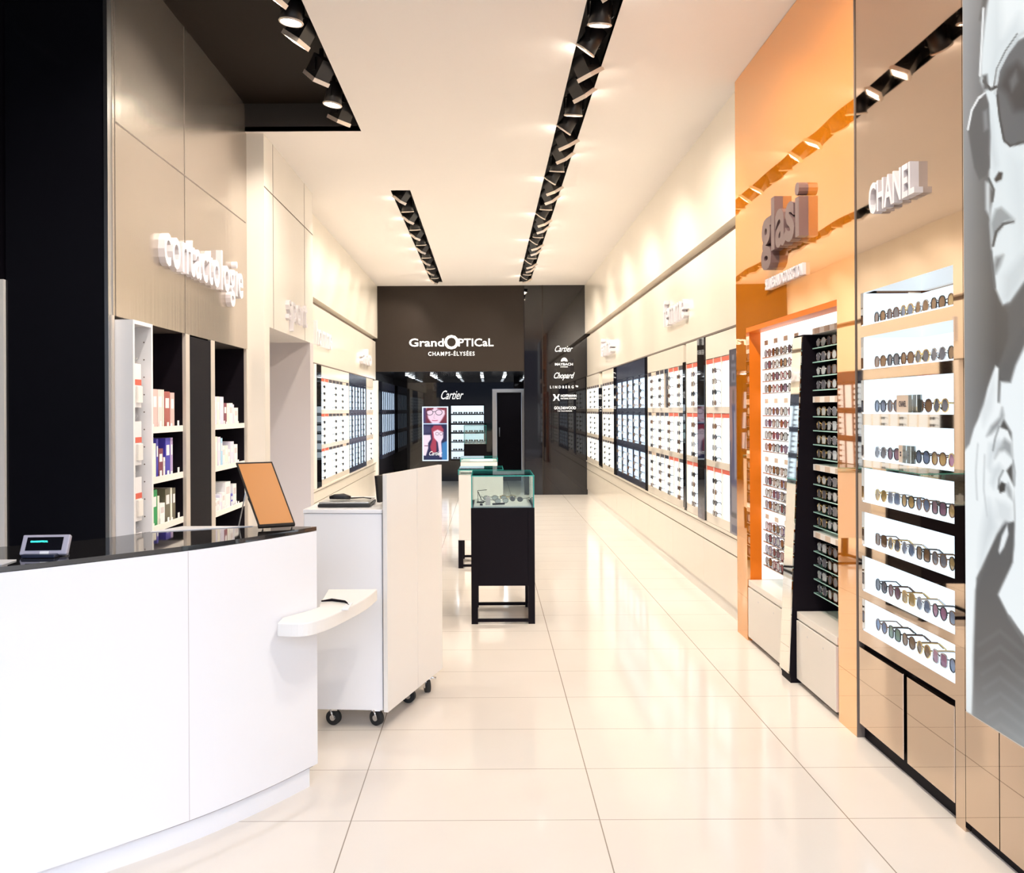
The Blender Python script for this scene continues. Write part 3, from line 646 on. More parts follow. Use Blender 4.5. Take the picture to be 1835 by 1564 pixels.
mf.poly([(1.660, 4.645, .05), (1.744, 4.645, 1.92), (1.750, 4.645, 1.92), (1.666, 4.645, .05)])
mf.build('mirror_glass', 'silver', dv)
MB().box(1.672, 2.04, 4.64, 4.78, 0, .03).build('foot', 'blackmatte', dv)
for (ya, yb, lab) in ((4.10, 4.63, 'nearer cream bench cupboard under the black-backed niche'), (4.79, 5.49, 'farther cream bench cupboard under the white niche')):
    t = thing('bench_cupboard', lab, 'cupboard', (1.87, (ya+yb)/2, 0), 0, 'bench cupboards in the orange bay')
    MB().box(XO+.004, 2.04, ya, yb, .36, .40).build('top', 'creamside', t, bevel=.002)
    MB().box(XO+.015, 2.04, ya, yb, .03, .352).build('body', 'creamside', t)
    door_ = MB().box(XO, XO+.014, ya+.004, yb-.004, .03, .352).build('door', 'creamside', t, bevel=.0015)
    MB().box(XO+.03, 2.04, ya, yb, 0, .03).build('plinth', 'seam', t)
    for q in (.3, .7):
        yq = ya+(yb-ya)*q; MB().tube([(XO-.001, yq, .30), (XO+.003, yq, .30)], .006, 10).build('lock', 'steel', door_)
gz = [1.854, 1.478, 1.105, .735]
g_fr = [['red', 'black', 'brown', 'black'], ['black', 'violet', 'brown', 'red'], ['brown', 'black', 'tortoise', 'violet'], ['red', 'black', 'violet', 'brown']]
cnt = 0
for sec, (ys_, yend, nm) in enumerate(((5.43, 4.84, 'white farther niche'), (4.56, 4.16, 'black-backed nearer niche'))):
    sw = thing('glass_shelving', 'glass shelves on brackets in the %s of the orange bay' % nm, 'shelving', (1.9, (ys_+yend)/2, .5), 0, 'glass shelving in the orange bay')
    ya, yb = (4.785, 5.485) if sec == 0 else (4.105, 4.635)
    for gI, z0 in enumerate(gz):
        lr_ = MB().box(1.80, 2.0, ya, yb, z0+.075, z0+.078+.030).build('label_rail', 'litwarm' if sec == 0 else 'whitewarm', sw)
        for q in range(4):
            yc = ya+(yb-ya)*(q+.5)/4; MB().box(1.797, 1.80, yc-.03, yc+.03, z0+.077, z0+.106).build('logo_card', 'beige', lr_)
        for k_ in range(4):
            z = z0-k_*.077
            MB().box(1.80, 1.96, ya, yb, z-.006, z, 0, edge=(0, 1)).build('glass_shelf', ['shelfglass', 'shelfedge'] if sec else ['shelfglass', 'steel'], sw)
            nn = 4 if sec == 0 else 3
            for q in range(nn):
                y = ys_-q*.142-(.0 if sec else .005)
                if sec == 0: fr = g_fr[gI][(k_+q) % 4]; ti = ['clear', 'brown', 'clear', 'plum'][(k_*3+q) % 4]
                else: fr = (['gold', 'silver', 'gold'] if gI in (1, 2) else ['silver', 'brown', 'silver'])[q]; ti = ['clear', 'grey'][(k_+q) % 2]
                simple_glasses((1.815, y, z+.0005), -math.pi/2, fr, ti, ['round', 'square'][(gI+k_+q) % 2],
                    '%s framed glasses, %s from left, %s shelf down, %s' % (fr, ORD[q], ORD[gI*4+k_], nm),
                    'glasses in the %s of the orange bay' % nm, w=.128, h=.048)
os_ = thing('letter_sign', 'brown layered letters over a line of small capitals on the orange header', 'sign', (XO, 5.0, 2.5))
text_mesh('glasi', (XO, YR(1374, 1.68), 2.34), .62, .40, .05, 'right', offset=.03).build('big_letters', mat('letter_brown_stripe', (.15, .095, .095), .35, coat=.3), os_)
text_mesh('SELINES AND CORRECTION', (XO, YR(1372, 1.68), 2.235), .60, .065, .02, 'right', offset=.01).build('small_letters', 'letter', os_)

# ------------------------------------------------------------------ wall displays
TIER = [(1.88, 1.538), (1.452, 1.118), (1.03, .694)]
ALLSTUFF = MB()
def wall_unit(side, X, ya, yb, ncol, label, body='cream', lit='lit', tags='darktag', glasses=None, grp='wall display units', indiv=None, dark=()):
    """side +1 right wall (front faces -X) or -1 left wall; ya<yb; columns counted from the left as seen from the aisle"""
    s = side; t = thing('display_unit', label, 'display case', (X+s*.04, (ya+yb)/2, .62), 0, grp)
    xa, xb = sorted((X, X+s*.06))
    ztop = 2.10 if s > 0 else 2.065
    MB().box(xa, xb, ya, yb, TIER[0][0]+.04, ztop).build('header_panel', body, t); MB().box(xa, xb, ya, yb, .62, TIER[2][1]).build('bottom_panel', body, t)
    for a, b_ in ((TIER[0][1], TIER[1][0]+.036), (TIER[1][1], TIER[2][0]+.036)): MB().box(xa, xb, ya, yb, b_, a).build('crossbar', body, t)
    cwid = (yb-ya)/ncol
    x2a, x2b = sorted((X, X+s*.024))
    for c in range(ncol+1):
        yc = ya+c*cwid; w_ = .012 if body != 'navy' else .034
        y0_, y1_ = max(ya, yc-w_/2), min(yb, yc+w_/2)
        for (zt, zb) in TIER: MB().box(x2a, x2b, y0_, y1_, zb, zt+.038).build('mullion', body, t)
    bx0, bx1 = sorted((X+s*.014, X+s*.024)); tx0, tx1 = sorted((X+s*.004, X+s*.024))
    for c in range(ncol):
        cc = c if s < 0 else ncol-1-c         # left to right
        y0_, y1_ = ya+c*cwid+.008, ya+(c+1)*cwid-.008
        for ti, (zt, zb) in enumerate(TIER):
            MB().box(bx0, bx1, y0_, y1_, zb, zt).build('light_panel', 'navy' if (cc, ti) in dark else lit, t)
            tg = tags[cc] if isinstance(tags, (list, tuple)) else tags
            MB().box(tx0, tx1, y0_, y1_, zt+.002, zt+.034).build('brand_tag', tg, t)
            if glasses and cc in glasses:
                for q in range(4):
                    z = zt-.085-q*.083; yc = (y0_+y1_)/2
                    fr = ['black', 'brown', 'tortoise', 'black', 'silver'][(q+ti+cc) % 5]; tn = ['clear', 'grey', 'brown', 'black'][(q*3+ti+cc) % 4]
                    loc = Vector((X+s*.006-s*.03, yc, z)); rz = -s*math.pi/2
                    if indiv:
                        simple_glasses(loc, rz, fr, tn, ['round', 'square'][(q+ti) % 2],
                            '%s glasses, %s down, %s block, %s column, %s' % (fr, ORD[q], ['top', 'middle', 'bottom'][ti], ORD[cc], indiv), 'glasses on the cream wall displays', w=.12, temple=.04)
                    else:
                        st = len(ALLSTUFF.v); rim, ls, ts = eye_parts(.115, .034, 'round', 8, .0022, .04)
                        k_ = join(rim, *ts, *ls); k_.xform(Matrix.Translation(loc) @ Matrix.Rotation(rz, 4, 'Z'))
                        i0 = len(ALLSTUFF.v); ALLSTUFF.v += k_.v; ALLSTUFF.f += [tuple(i0+a for a in fc) for fc in k_.f]; ALLSTUFF.m += [0]*len(k_.f); ALLSTUFF.sm += k_.sm
    return t
XR = 1.765
wall_unit(1, XR, 6.11, 6.77, 3, 'cream wall display of three lit columns beside the orange bay', tags=['red', 'red', 'red'], glasses=(1,), indiv='display beside the orange bay')
wall_unit(1, XR, 7.0, 7.44, 2, 'narrow cream wall display of two lit columns between dark strips', tags='red', glasses=(1,), indiv='narrow display of two columns')
wall_unit(1, XR, 7.54, 9.23, 8, 'widest cream wall display of eight lit columns on the right wall', tags=['darktag', 'beige', 'darktag', 'darktag', 'navy', 'red', 'red', 'darktag'][:8],
          glasses=(1, 3, 5, 7), indiv='widest cream display', dark=((4, 0),))
wall_unit(1, XR, 9.36, 11.46, 5, 'navy wall display of five lit columns in the middle of the right wall', body='navy', lit='litblue', tags='navy', glasses=(0, 1, 2, 3, 4), indiv='navy display')
wall_unit(1, XR, 11.68, 12.88, 5, 'cream wall display left of the navy unit on the right wall', tags='darktag', glasses=(1, 3))
wall_unit(1, XR, 13.27, 14.9, 6, 'farthest cream wall display on the right wall by the black glass', tags='darktag', glasses=(2, 4))
XL = -1.995
wall_unit(-1, XL, 10.0, 12.05, 8, 'cream wall display with red tags on the left wall', tags=['red', 'red', 'darktag', 'darktag', 'darktag', 'darktag', 'beige', 'darktag'], glasses=(0, 3, 5), grp='wall display units on the left')
wall_unit(-1, XL, 12.07, 13.76, 6, 'navy wall display on the left wall', body='navy', lit='litblue', tags='navy', glasses=(0, 2, 4), grp='wall display units on the left')
wall_unit(-1, XL, 13.80, 14.56, 3, 'small cream wall display at the far end of the left wall', tags='beige', glasses=(1,), grp='wall display units on the left')
wall_unit(-1, -1.965, 15.6, 17.7, 7, 'dark wall display on the left of the back room', body='navy', lit='litblue', tags='navy', grp='wall display units on the left')
def strip(name, label, cat, x0, x1, y0, y1, z0, z1, m, group='dark upright strips between wall displays'):
    return tag(MB().box(x0, x1, y0, y1, z0, z1).build(name, m), label, cat, group)
strip('glass_strip', 'broad black glass strip right of the narrow red-tagged display', 'wall panel', 1.752, 1.82, 6.775, 6.995, .62, 2.10, 'blackglass')
strip('glass_strip', 'thin black strip right of the widest cream display', 'wall panel', 1.756, 1.82, 7.445, 7.535, .64, 1.94, 'blackglass')
strip('glass_strip', 'thin black strip right of the navy display', 'wall panel', 1.756, 1.82, 9.235, 9.355, .62, 2.10, 'blackglass')
strip('glass_strip', 'thin black strip left of the navy display', 'wall panel', 1.756, 1.82, 11.465, 11.675, .62, 2.10, 'blackglass')
strip('glass_strip', 'black strip between the two farthest right-wall displays', 'wall panel', 1.756, 1.82, 12.885, 13.265, .64, 1.86, 'blackglass')
strip('glass_strip', 'black strip with white bars at the near end of the left displays', 'wall panel', -2.06, -1.985, 9.72, 9.995, .62, 2.065, 'blackglass')
strip('white_post', 'thin white post at the near end of the left displays', 'wall panel', -2.06, -1.985, 9.60, 9.715, .62, 2.065, 'whitewarm', None)
# small printed strip poster beside the orange bay
sp = thing('strip_poster', 'narrow printed poster strip with a standing figure beside the orange bay', 'poster', (1.78, 6.0, .62))
MB().box(1.763, 1.83, 5.90, 6.10, .62, 1.95).build('backing', 'pinkgrey', sp)
MB().box(1.763, 1.83, 5.73, 6.105, 1.95, 2.10).box(1.765, 1.83, 5.73, 5.895, .62, 1.95).build('surround', 'cream', sp)
U, V = np.meshgrid(np.linspace(0, 1, 24), np.linspace(0, 1, 150))
im = np.zeros(U.shape+(3,)); im[:] = np.array([205, 150, 140])/255.
pp = lambda poly, c, s_=.02, a=1: paint(im, U*.16, V, [(x*.16, y) for x, y in poly], c, s_, a)
pp([(-1, -1), (2, -1), (2, .20), (-1, .20)], (105, 90, 105), .004); pp([(-1, .74), (2, .74), (2, 2), (-1, 2)], (190, 172, 172), .01)
pp([(.3, .115), (.75, .115), (.75, .18), (.3, .18)], (185, 175, 185), .002); pp([(.4, .13), (.65, .13), (.65, .168), (.4, .168)], (105, 90, 105), .002)
pp([(.35, .03), (.6, .03), (.6, .06), (.35, .06)], (190, 180, 190), .004); pp([(.25, .08), (.75, .08), (.75, .095), (.25, .095)], (180, 170, 180), .003)
pp([(.4, .22), (.6, .22), (.65, .27), (.5, .30), (.35, .27)], (150, 110, 95), .006); pp([(.3, .30), (.7, .30), (.6, .45), (.9, .74), (.1, .74), (.4, .45)], (95, 85, 130), .01)
pp([(.55, .34), (.72, .34), (.8, .7), (.6, .7)], (235, 220, 225), .01, .8); pp([(0, .5), (.15, .5), (.2, .9), (0, .9)], (70, 70, 110), .01)
pp([(.2, .88), (.8, .88), (.8, .91), (.2, .91)], (90, 80, 85), .003); pp([(.2, .95), (.9, .95), (.9, .99), (.2, .99)], (90, 85, 120), .003)
M['printlow'] = vcol_mat('printed_strip', .30)
P = np.stack([np.full_like(U, 1.7615), 6.10-U*.20, 1.95-V*1.33], -1); picture('print', P, im, M['printlow'], sp)
# drawer cabinets below the wall displays
def base_cab(side, X, ya, yb, label):
    s = side; t = thing('base_cabinet', label, 'cabinet', (X+s*.05, (ya+yb)/2, 0), 0, 'long low drawer cabinets')
    o_ = lambda a, b_: tuple(sorted((X+s*a, X+s*b_)))
    MB().box(*o_(-.012, .06), ya, yb, .595, .618).build('sill', 'cream', t, bevel=.002)
    MB().box(*o_(.012, .07), ya, yb, .10, .59).build('body', 'seam', t)
    n = max(1, round((yb-ya)/1.1)); w = (yb-ya)/n
    for k_ in range(n):
        a, b_ = ya+k_*w+.0015, ya+(k_+1)*w-.0015
        MB().box(*o_(0, .011), a, b_, .468, .583).build('drawer', 'cream', t)
        MB().box(*o_(0, .011), a, b_, .10, .458).build('cupboard_front', 'cream', t)
    MB().box(*o_(.012, .07), ya, yb, 0, .10).build('plinth', 'creamside', t)
base_cab(1, 1.77, 5.73, 14.98, 'long low cream drawer cabinet along the right wall')
base_cab(-1, -1.99, 8.62, 14.86, 'long low cream drawer cabinet along the left wall')

# ------------------------------------------------------------------ back room: lit poster and lit shelves
cp = thing('lit_poster', 'bright two-part poster of red-haired people wearing glasses in the back room', 'poster', (-1.13, 17.95, .44))
yq = 17.93; x0, x1, zt, zb = -1.405, -.85, 1.605, .44
MB().box(x0, x1, yq+.002, 18.0, zb, zt).build('light_frame', 'lit', cp)
U, V = np.meshgrid(np.linspace(0, 1, 90), np.linspace(0, 1, 190)); im = np.zeros(U.shape+(3,)); im[:] = np.array([30, 30, 75])/255.
pp = lambda poly, c, s_=.01, a=1: paint(im, U, V*2.1, [(x, y*2.1) for x, y in poly], c, s_, a)
pl_ = lambda pts, w, c, s_=.01, a=1: line(im, U, V*2.1, [(x, y*2.1) for x, y in pts], w, c, s_, a)
pp([(-1, -1), (2, -1), (2, .295), (-1, .295)], (120, 40, 60)); pp([(-1, -1), (.15, -1), (.1, .3), (-1, .3)], (70, 60, 110), .06)
pp([(.12, .0), (.9, .0), (.92, .12), (.80, .22), (.65, .31), (.38, .31), (.2, .2)], (245, 215, 235), .03); pp([(.2, -.1), (.45, -.02), (.42, .03), (.12, .07)], (120, 30, 45), .02)
pp([(.55, -.05), (.95, -.05), (.9, .05), (.6, .02)], (130, 35, 50), .02)
for cx in (.27, .66): pl_([(cx+.14*math.cos(a), .09+.052*math.sin(a)) for a in np.linspace(0, 6.3, 20)], .022, (20, 20, 40), .008)
pl_([(.40, .075), (.52, .075)], .02, (20, 20, 40)); pl_([(.38, .245), (.52, .25), (.60, .243)], .03, (200, 70, 110)); pl_([(.48, .12), (.44, .2), (.5, .205)], .012, (190, 130, 160))
pp([(-1, .30), (2, .30), (2, .318), (-1, .318)], (200, 225, 255), .003)
pp([(.33, .40), (.45, .34), (.75, .34), (.86, .42), (.8, .55), (.55, .62), (.55, .85), (.35, .88), (.28, .75), (.38, .6)], (175, 60, 85), .03)
pp([(.42, .46), (.60, .42), (.84, .47), (.84, .58), (.74, .66), (.60, .66), (.45, .58)], (250, 225, 240), .02); pp([(.6, .64), (.75, .64), (.8, .95), (.68, .95)], (245, 220, 240), .02)
for cx in (.58, .75): pl_([(cx+.065*math.cos(a), .50+.03*math.sin(a)) for a in np.linspace(0, 6.3, 16)], .015, (30, 20, 60), .006)
pp([(-.1, .34), (.3, .36), (.3, .48), (-.1, .5)], (60, 60, 100), .03); pp([(-.1, .52), (.3, .52), (.32, .6), (.2, .68), (.2, .78), (.1, .92), (-.1, .92)], (245, 225, 240), .02)
pl_([(.05, .73), (.18, .73)], .03, (120, 40, 80)); pp([(.78, .68), (1.1, .62), (1.1, 1.1), (.78, 1.1)], (60, 130, 190), .03); pp([(.1, .94), (.6, .88), (.6, 1.1), (.05, 1.1)], (30, 40, 85), .02)
P = np.stack([x0+.025+U*(x1-x0-.05), np.full_like(U, yq), zt-.025-V*(zt-zb-.05)], -1)
M['cart'] = vcol_mat('backlit_fashion_print', .8); picture('print', P, im, M['cart'], cp)
text_mesh('Cartier', (-1.26, yq-.001, .56), .28, .09, .003, 'back', shear=.5).build('lettering', 'txtwhite', cp)
ls_ = thing('lit_shelving', 'lit glass shelving of six rows on the back room wall', 'shelving', (-.43, 17.9, .44))
rows = [(1.62, 1.45), (1.42, 1.25), (1.21, 1.06), (1.02, .86), (.83, .67), (.64, .49)]
MB().box(-.80, -.07, 17.97, 18.0, .45, 1.65).build('back_frame', 'blackmatte', ls_)
for a, b_ in rows:
    MB().box(-.785, -.085, 17.955, 17.969, b_, a).build('light_panel', 'lit', ls_)
    MB().box(-.79, -.08, 17.82, 17.955, b_-.012, b_-.002).build('shelf', 'shelfglass', ls_)
    for q in range(6):
        rim, l2, t2_ = eye_parts(.085, .03, 'square', 8, .004, .05); k_ = join(rim, *t2_, *l2); k_.xform(Matrix.Translation((-.70+q*.112, 17.87, b_)))
        i0 = len(ALLSTUFF.v); ALLSTUFF.v += k_.v; ALLSTUFF.f += [tuple(i0+a_ for a_ in fc) for fc in k_.f]; ALLSTUFF.m += [0]*len(k_.f); ALLSTUFF.sm += k_.sm
me = ALLSTUFF.mesh('eyeglasses_far', FR['black']); so = bpy.data.objects.new('distant_eyeglasses', me); COL.objects.link(so)
so['kind'] = 'stuff'; tag(so, 'rows of tiny dark glasses on the far wall displays and back room shelves', 'glasses')

# ------------------------------------------------------------------ freestanding display cases
def pane(mb, x0, x1, y0, y1, z0, z1, ax): mb.box(x0, x1, y0, y1, z0, z1, 0, edge=(ax, 1))
def display_case(x0, x1, y0, y1, zb0, zb1, zg, body, label, name='display_case', edge='teal', legs='blackmatte', lip=True):
    t = thing(name, label, 'display case', ((x0+x1)/2, (y0+y1)/2, 0), 0, None)
    L = .046
    MB().box(x0+.006, x1-.006, y0+.006, y1-.006, zb0, zb1).build('body', body, t, bevel=.002)
    for a in (x0, x1-L):
        for b_ in (y0, y1-L): MB().box(a, a+L, b_, b_+L, 0, zb0 if body != 'blackmatte' else zb1-.001).build('leg', legs, t)
    for b_ in (y0+.01, y1-.03): MB().box(x0+L, x1-L, b_, b_+.018, .012, .034).build('rung', legs, t)
    for a in (x0+.012, x1-.03): MB().box(a, a+.018, y0+L, y1-L, .012, .034).build('rung', legs, t)
    g = .006
    for (a, b_, c, d, e, f_, ax) in ((x0+.004, x1-.004, y0+.004, y0+.004+g, zb1, zg-g, 1), (x0+.004, x1-.004, y1-.004-g, y1-.004, zb1, zg-g, 1),
                                     (x0+.004, x0+.004+g, y0+.01, y1-.01, zb1, zg-g, 2), (x1-.004-g, x1-.004, y0+.01, y1-.01, zb1, zg-g, 2), (x0+.002, x1-.002, y0+.002, y1-.002, zg-g, zg, 0)):
        MB().box(a, b_, c, d, e, f_, 0, edge=(ax, 1)).build('glass_pane', ['glass', edge], t)
    ed = MB(); r = .0022
    for a in (x0+.004, x1-.004):
        ed.box(a-r, a+r, y0+.002, y0+.008, zb1, zg); ed.box(a-r, a+r, y0+.004, y1-.004, zg-.007, zg)
    ed.box(x0, x1, y0+.0, y0+.004, zg-.007, zg)
    ed.build('glass_edge', edge, t)
    MB().box(x0+.02, x1-.02, y0+.02, y1-.02, zb1, zb1+.008).build('display_floor', 'whitewarm', t)
    return t
display_case(-.123, .329, 5.95, 6.50, .27, .826, 1.056, 'blackmatte', 'black display case with a tall glass box, nearest in the aisle')
display_case(-.29, .15, 8.06, 8.62, .268, .90, .948, 'whitewarm', 'cream display case directly behind the black one')
display_case(-.34, .12, 10.2, 10.75, .268, .89, .935, 'whitewarm', 'farther cream display case in the aisle row')
display_case(-.47, -.03, 16.4, 16.8, .28, .86, 1.225, 'blackmatte', 'dark display case with glass box in the back room')
zf = .834
for (x, y, rz, fr, ti, lab) in ((.10, 6.15, .5, 'silver', 'clear', 'silver glasses left of centre in the black glass case'), (.21, 6.27, -.6, 'silver', 'grey', 'silver glasses on the right in the black glass case'),
                          (.15, 6.38, 0, 'gold', 'clear', 'gold glasses at the back of the black glass case'), (.02, 6.36, .2, 'silver', 'clear', 'silver glasses at the back left of the black glass case')):
    full_glasses((x, y, zf), rz, fr, ti, 'round', lab, 'glasses in the black display case', w=.12, h=.035)
tag(MB().box(-.02, .015, 6.05, 6.085, zf, zf+.055).box(-.008, .003, 6.06, 6.07, zf+.055, zf+.067).build('small_bottle', 'pinkgrey'), 'small grey square bottle inside the black glass case', 'bottle')
tag(MB().box(-.045, .045, -.009, .009, 0, .012).xform(Matrix.Translation((.075, 6.08, zf)) @ Matrix.Rotation(.35, 4, 'Z')).build('spectacle_case', 'blackmatte'), 'slim black bar lying in the glass case', 'display block')
t = thing('display_stand', 'small dark wire stand at the left of the glass case', 'display stand', (-.07, 6.3, zf))
MB().box(-.085, -.03, 6.20, 6.25, zf, zf+.006).build('foot', 'blackmatte', t); MB().tube([(-.075, 6.22, zf), (-.078, 6.22, zf+.09), (-.01, 6.22, zf+.095)], .003, 6).build('arm', 'blackmatte', t)
MB().tube([(-.075, 6.225, zf+.08), (-.05, 6.225, zf+.02), (-.02, 6.225, zf+.006)], .003, 6).build('brace', 'blackmatte', t)
tag(MB().box(-.06, -.04, 6.03, 6.05, zf, zf+.014).build('price_cube', 'blackmatte'), 'tiny black price cube at the front left of the glass case', 'display block')
tag(MB().box(-.27, -.16, 8.12, 8.2, .908, .912).build('dark_card', 'blackmatte'), 'dark card under the top glass of the nearer cream case', 'card')
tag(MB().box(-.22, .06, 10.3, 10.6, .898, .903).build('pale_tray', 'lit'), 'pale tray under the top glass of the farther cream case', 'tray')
for q, x in enumerate((-.40, -.25, -.10)):
    simple_glasses((x, 16.55, .869), .1*q, 'silver', 'clear', 'round', '%s silver glasses from the left in the dark back room case' % ORD[q], 'glasses in the back room case')

# ------------------------------------------------------------------ reception counter
fr_ = spline([(-.70, 3.41), (-.85, 3.185), (-1.02, 2.975), (-1.25, 2.755), (-1.5, 2.545), (-1.8, 2.36), (-2.2, 2.17), (-2.6, 2.04)])
bk_ = spline([(-2.6, 2.70), (-2.2, 2.78), (-1.8, 2.90), (-1.6, 3.0), (-1.42, 3.15), (-1.24, 3.45)])
ct = thing('reception_counter', 'curved white reception counter with a dark glass top', 'counter', (-1.6, 2.8, 0))
def inset(pl, d):
    c = Vector((-1.7, 2.75)); out = []
    for p_ in pl:
        v = Vector(p_)-c; out.append(tuple(c+v*(1-d/v.length)))
    return out
plan = fr_+bk_
mb = MB(); mb.prism(plan, .085, 1.032)
cb = mb.build('body', 'white', ct)
MB().prism(inset(plan, .035), 0, .085).build('plinth', 'white', ct)
MB().prism(inset(plan, .022), .078, .0845).build('plinth_shadow_gap', 'seam', ct)
MB().prism(plan, 1.034, 1.050).build('glass_top', ['darkglass', 'teal'], ct)
sx, sy = fr_[13]; sd = Vector((fr_[14][0]-fr_[12][0], fr_[14][1]-fr_[12][1])).normalized(); nn_ = Vector((-sd.y, sd.x))
if nn_.y > 0: nn_ = -nn_
q0 = Vector((sx, sy))+nn_*.0006
MB().poly([(q0.x-sd.x*.001, q0.y-sd.y*.001, .085), (q0.x+sd.x*.001, q0.y+sd.y*.001, .085), (q0.x+sd.x*.001, q0.y+sd.y*.001, 1.03), (q0.x-sd.x*.001, q0.y-sd.y*.001, 1.03)]).build('panel_joint', 'niche', ct)
sh = spline([(-.80, 3.165), (-.70, 3.16), (-.635, 3.235), (-.575, 3.40), (-.525, 3.58), (-.50, 3.76)], 5)+[(-.72, 3.76), (-.70, 3.46), (-.694, 3.43), (-.72, 3.37), (-.80, 3.25)]
hs = MB().prism(sh, .668, .72).build('handbag_shelf', 'whitewarm', ct, bevel=.004)
pn_ = thing('chained_pen', 'thin dark pen on a chain lying on the small curved shelf', 'pen', (-.64, 3.5, .72))
MB().tube([(-.70, 3.50, .726), (-.66, 3.52, .7265), (-.60, 3.49, .726), (-.585, 3.46, .726)], [.003, .006, .005, .003], 8).build('barrel', 'blackmatte', pn_)
MB().tube([(-.585, 3.46, .724), (-.575, 3.44, .7235)], .002, 6).build('cord', 'blackmatte', pn_)
tag(MB().box(-.592, -.565, 3.36, 3.48, .7205, .724).build('pen_pad', 'lit' if False else 'white'), 'small pale pad where the pen cord ends', 'pad')
# customer display
cdp = thing('customer_display', 'lilac grey customer display with teal text on the counter', 'display', (-1.455, 2.74, 1.05))
bx = -1.49; by = 2.66
R = Matrix.Translation((-1.45, 2.74, 1.085)) @ Matrix.Rotation(math.radians(4), 4, 'Z') @ Matrix.Rotation(math.radians(-28), 4, 'X')
dh_ = MB().box(-.075, .075, -.006, .012, -.032, .036).xform(R).build('housing', mat('lilac_plastic', (.42, .40, .48), .4), cdp, bevel=.004)
MB().box(-.058, .056, -.008, -.0061, -.019, .026).xform(R).build('screen', 'blackgloss', dh_)
tm = text_mesh('GRANDOPTICAL', (0, 0, 0), .055, .006, .0008, 'back', offset=.02); tm.xform(R @ Matrix.Translation((-.046, -.0082, .008))).build('screen_text', emis('teal_digits', (.05, .9, .75), 1.5), dh_)
MB().box(-.01, .018, -.0075, -.006, -.030, -.022).xform(R).build('badge', 'white', dh_)
MB().box(-1.51, -1.40, 2.70, 2.80, 1.0505, 1.062).build('foot', 'navy', cdp, bevel=.003)
MB().box(-1.47, -1.43, 2.745, 2.77, 1.062, 1.09).build('neck', 'lampbody', cdp)
tag(MB().prism([(-1.32, 3.27), (-.96, 3.42), (-1.25, 3.42)], 1.0505, 1.053).build('paper_sheet', 'white'), 'white sheet lying at the back edge of the counter', 'paper')
tag(MB().box(-1.62, -1.50, 2.58, 2.66, 1.0505, 1.054).build('paper_slip', 'white'), 'small white slip at the left end of the counter', 'paper')
# easel mirror whose face is coloured as the orange wall reflected in it
em = thing('table_mirror', 'tilted table mirror with painted orange reflection on thin legs at the end of the counter', 'mirror', (-.92, 3.5, 1.05))
bl, brr = Vector((-.905, 3.30, 1.068)), Vector((-.775, 3.36, 1.068)); up = Vector((-.115, .09, .245))
n_ = (brr-bl).cross(up).normalized(); tl, tr = bl+up, brr+up
def slab(a, b_, c, d, th, nrm):
    m_ = MB(); q_ = [a, b_, c, d]; q2 = [p_-nrm*th for p_ in q_]
    m_.v = [tuple(p_) for p_ in q_+q2]; m_.f = [(0, 1, 2, 3), (7, 6, 5, 4), (0, 4, 5, 1), (1, 5, 6, 2), (2, 6, 7, 3), (3, 7, 4, 0)]; m_.m = [0]*6; m_.sm = [False]*6; return m_
slab(bl, brr, tr, tl, .010, n_).build('frame', 'brown', em)
i_ = .04
a_, b2, c_, d_ = [p_+n_*.0008 for p_ in (bl+(brr-bl)*i_+up*i_*.6, brr-(brr-bl)*i_+up*i_*.6, tr-(brr-bl)*i_-up*i_*.6, tl+(brr-bl)*i_-up*i_*.6)]
slab(a_, b2, c_, d_, .0015, n_).build('mirror_face', 'amber', em)
MB().tube([tuple(bl+up*.55-n_*.012), (-1.02, 3.42, 1.052)], .003, 6).tube([tuple(bl+up*.45-n_*.012), (-.90, 3.345, 1.052)], .003, 6).tube([tuple(brr+up*.4-n_*.012), (-.80, 3.41, 1.052)], .003, 6).build('stand', 'steel', em)
slab(bl+Vector((0, 0, -.004)), brr+Vector((0, 0, -.004)), brr+up*.03, bl+up*.03, .016, n_).build('ledge', 'brown', em)

# ------------------------------------------------------------------ white trolley desk
tr_ = thing('trolley_desk', 'white trolley desk on casters with a tall side screen', 'desk', (-.6, 4.3, 0))
bp_ = [(-.884, 4.01), (-.507, 3.985), (-.305, 4.58), (-.86, 4.60)]
MB().prism(bp_, .093, 1.03).build('body', 'white', tr_, bevel=.003)
MB().prism([(-.886, 4.005), (-.505, 3.98), (-.30, 4.585), (-.862, 4.605)], 1.032, 1.05).build('worktop', 'white', tr_, bevel=.002)
d = Vector((.222, .68)).normalized(); nv = Vector((d.y, -d.x))
def seg(s0, s1, z0, z1):
    a = Vector((-.500, 3.965))+d*s0; b_ = Vector((-.500, 3.965))+d*s1; c = b_+nv*.022; e = a+nv*.022
    return MB().prism([tuple(e), tuple(c), tuple(b_), tuple(a)], z0, z1)
seg(0, .365, .093, 1.22).build('screen_panel', 'whitewarm', tr_, bevel=.001)
seg(.368, .715, .093, 1.22).build('screen_panel', 'whitewarm', tr_, bevel=.001)
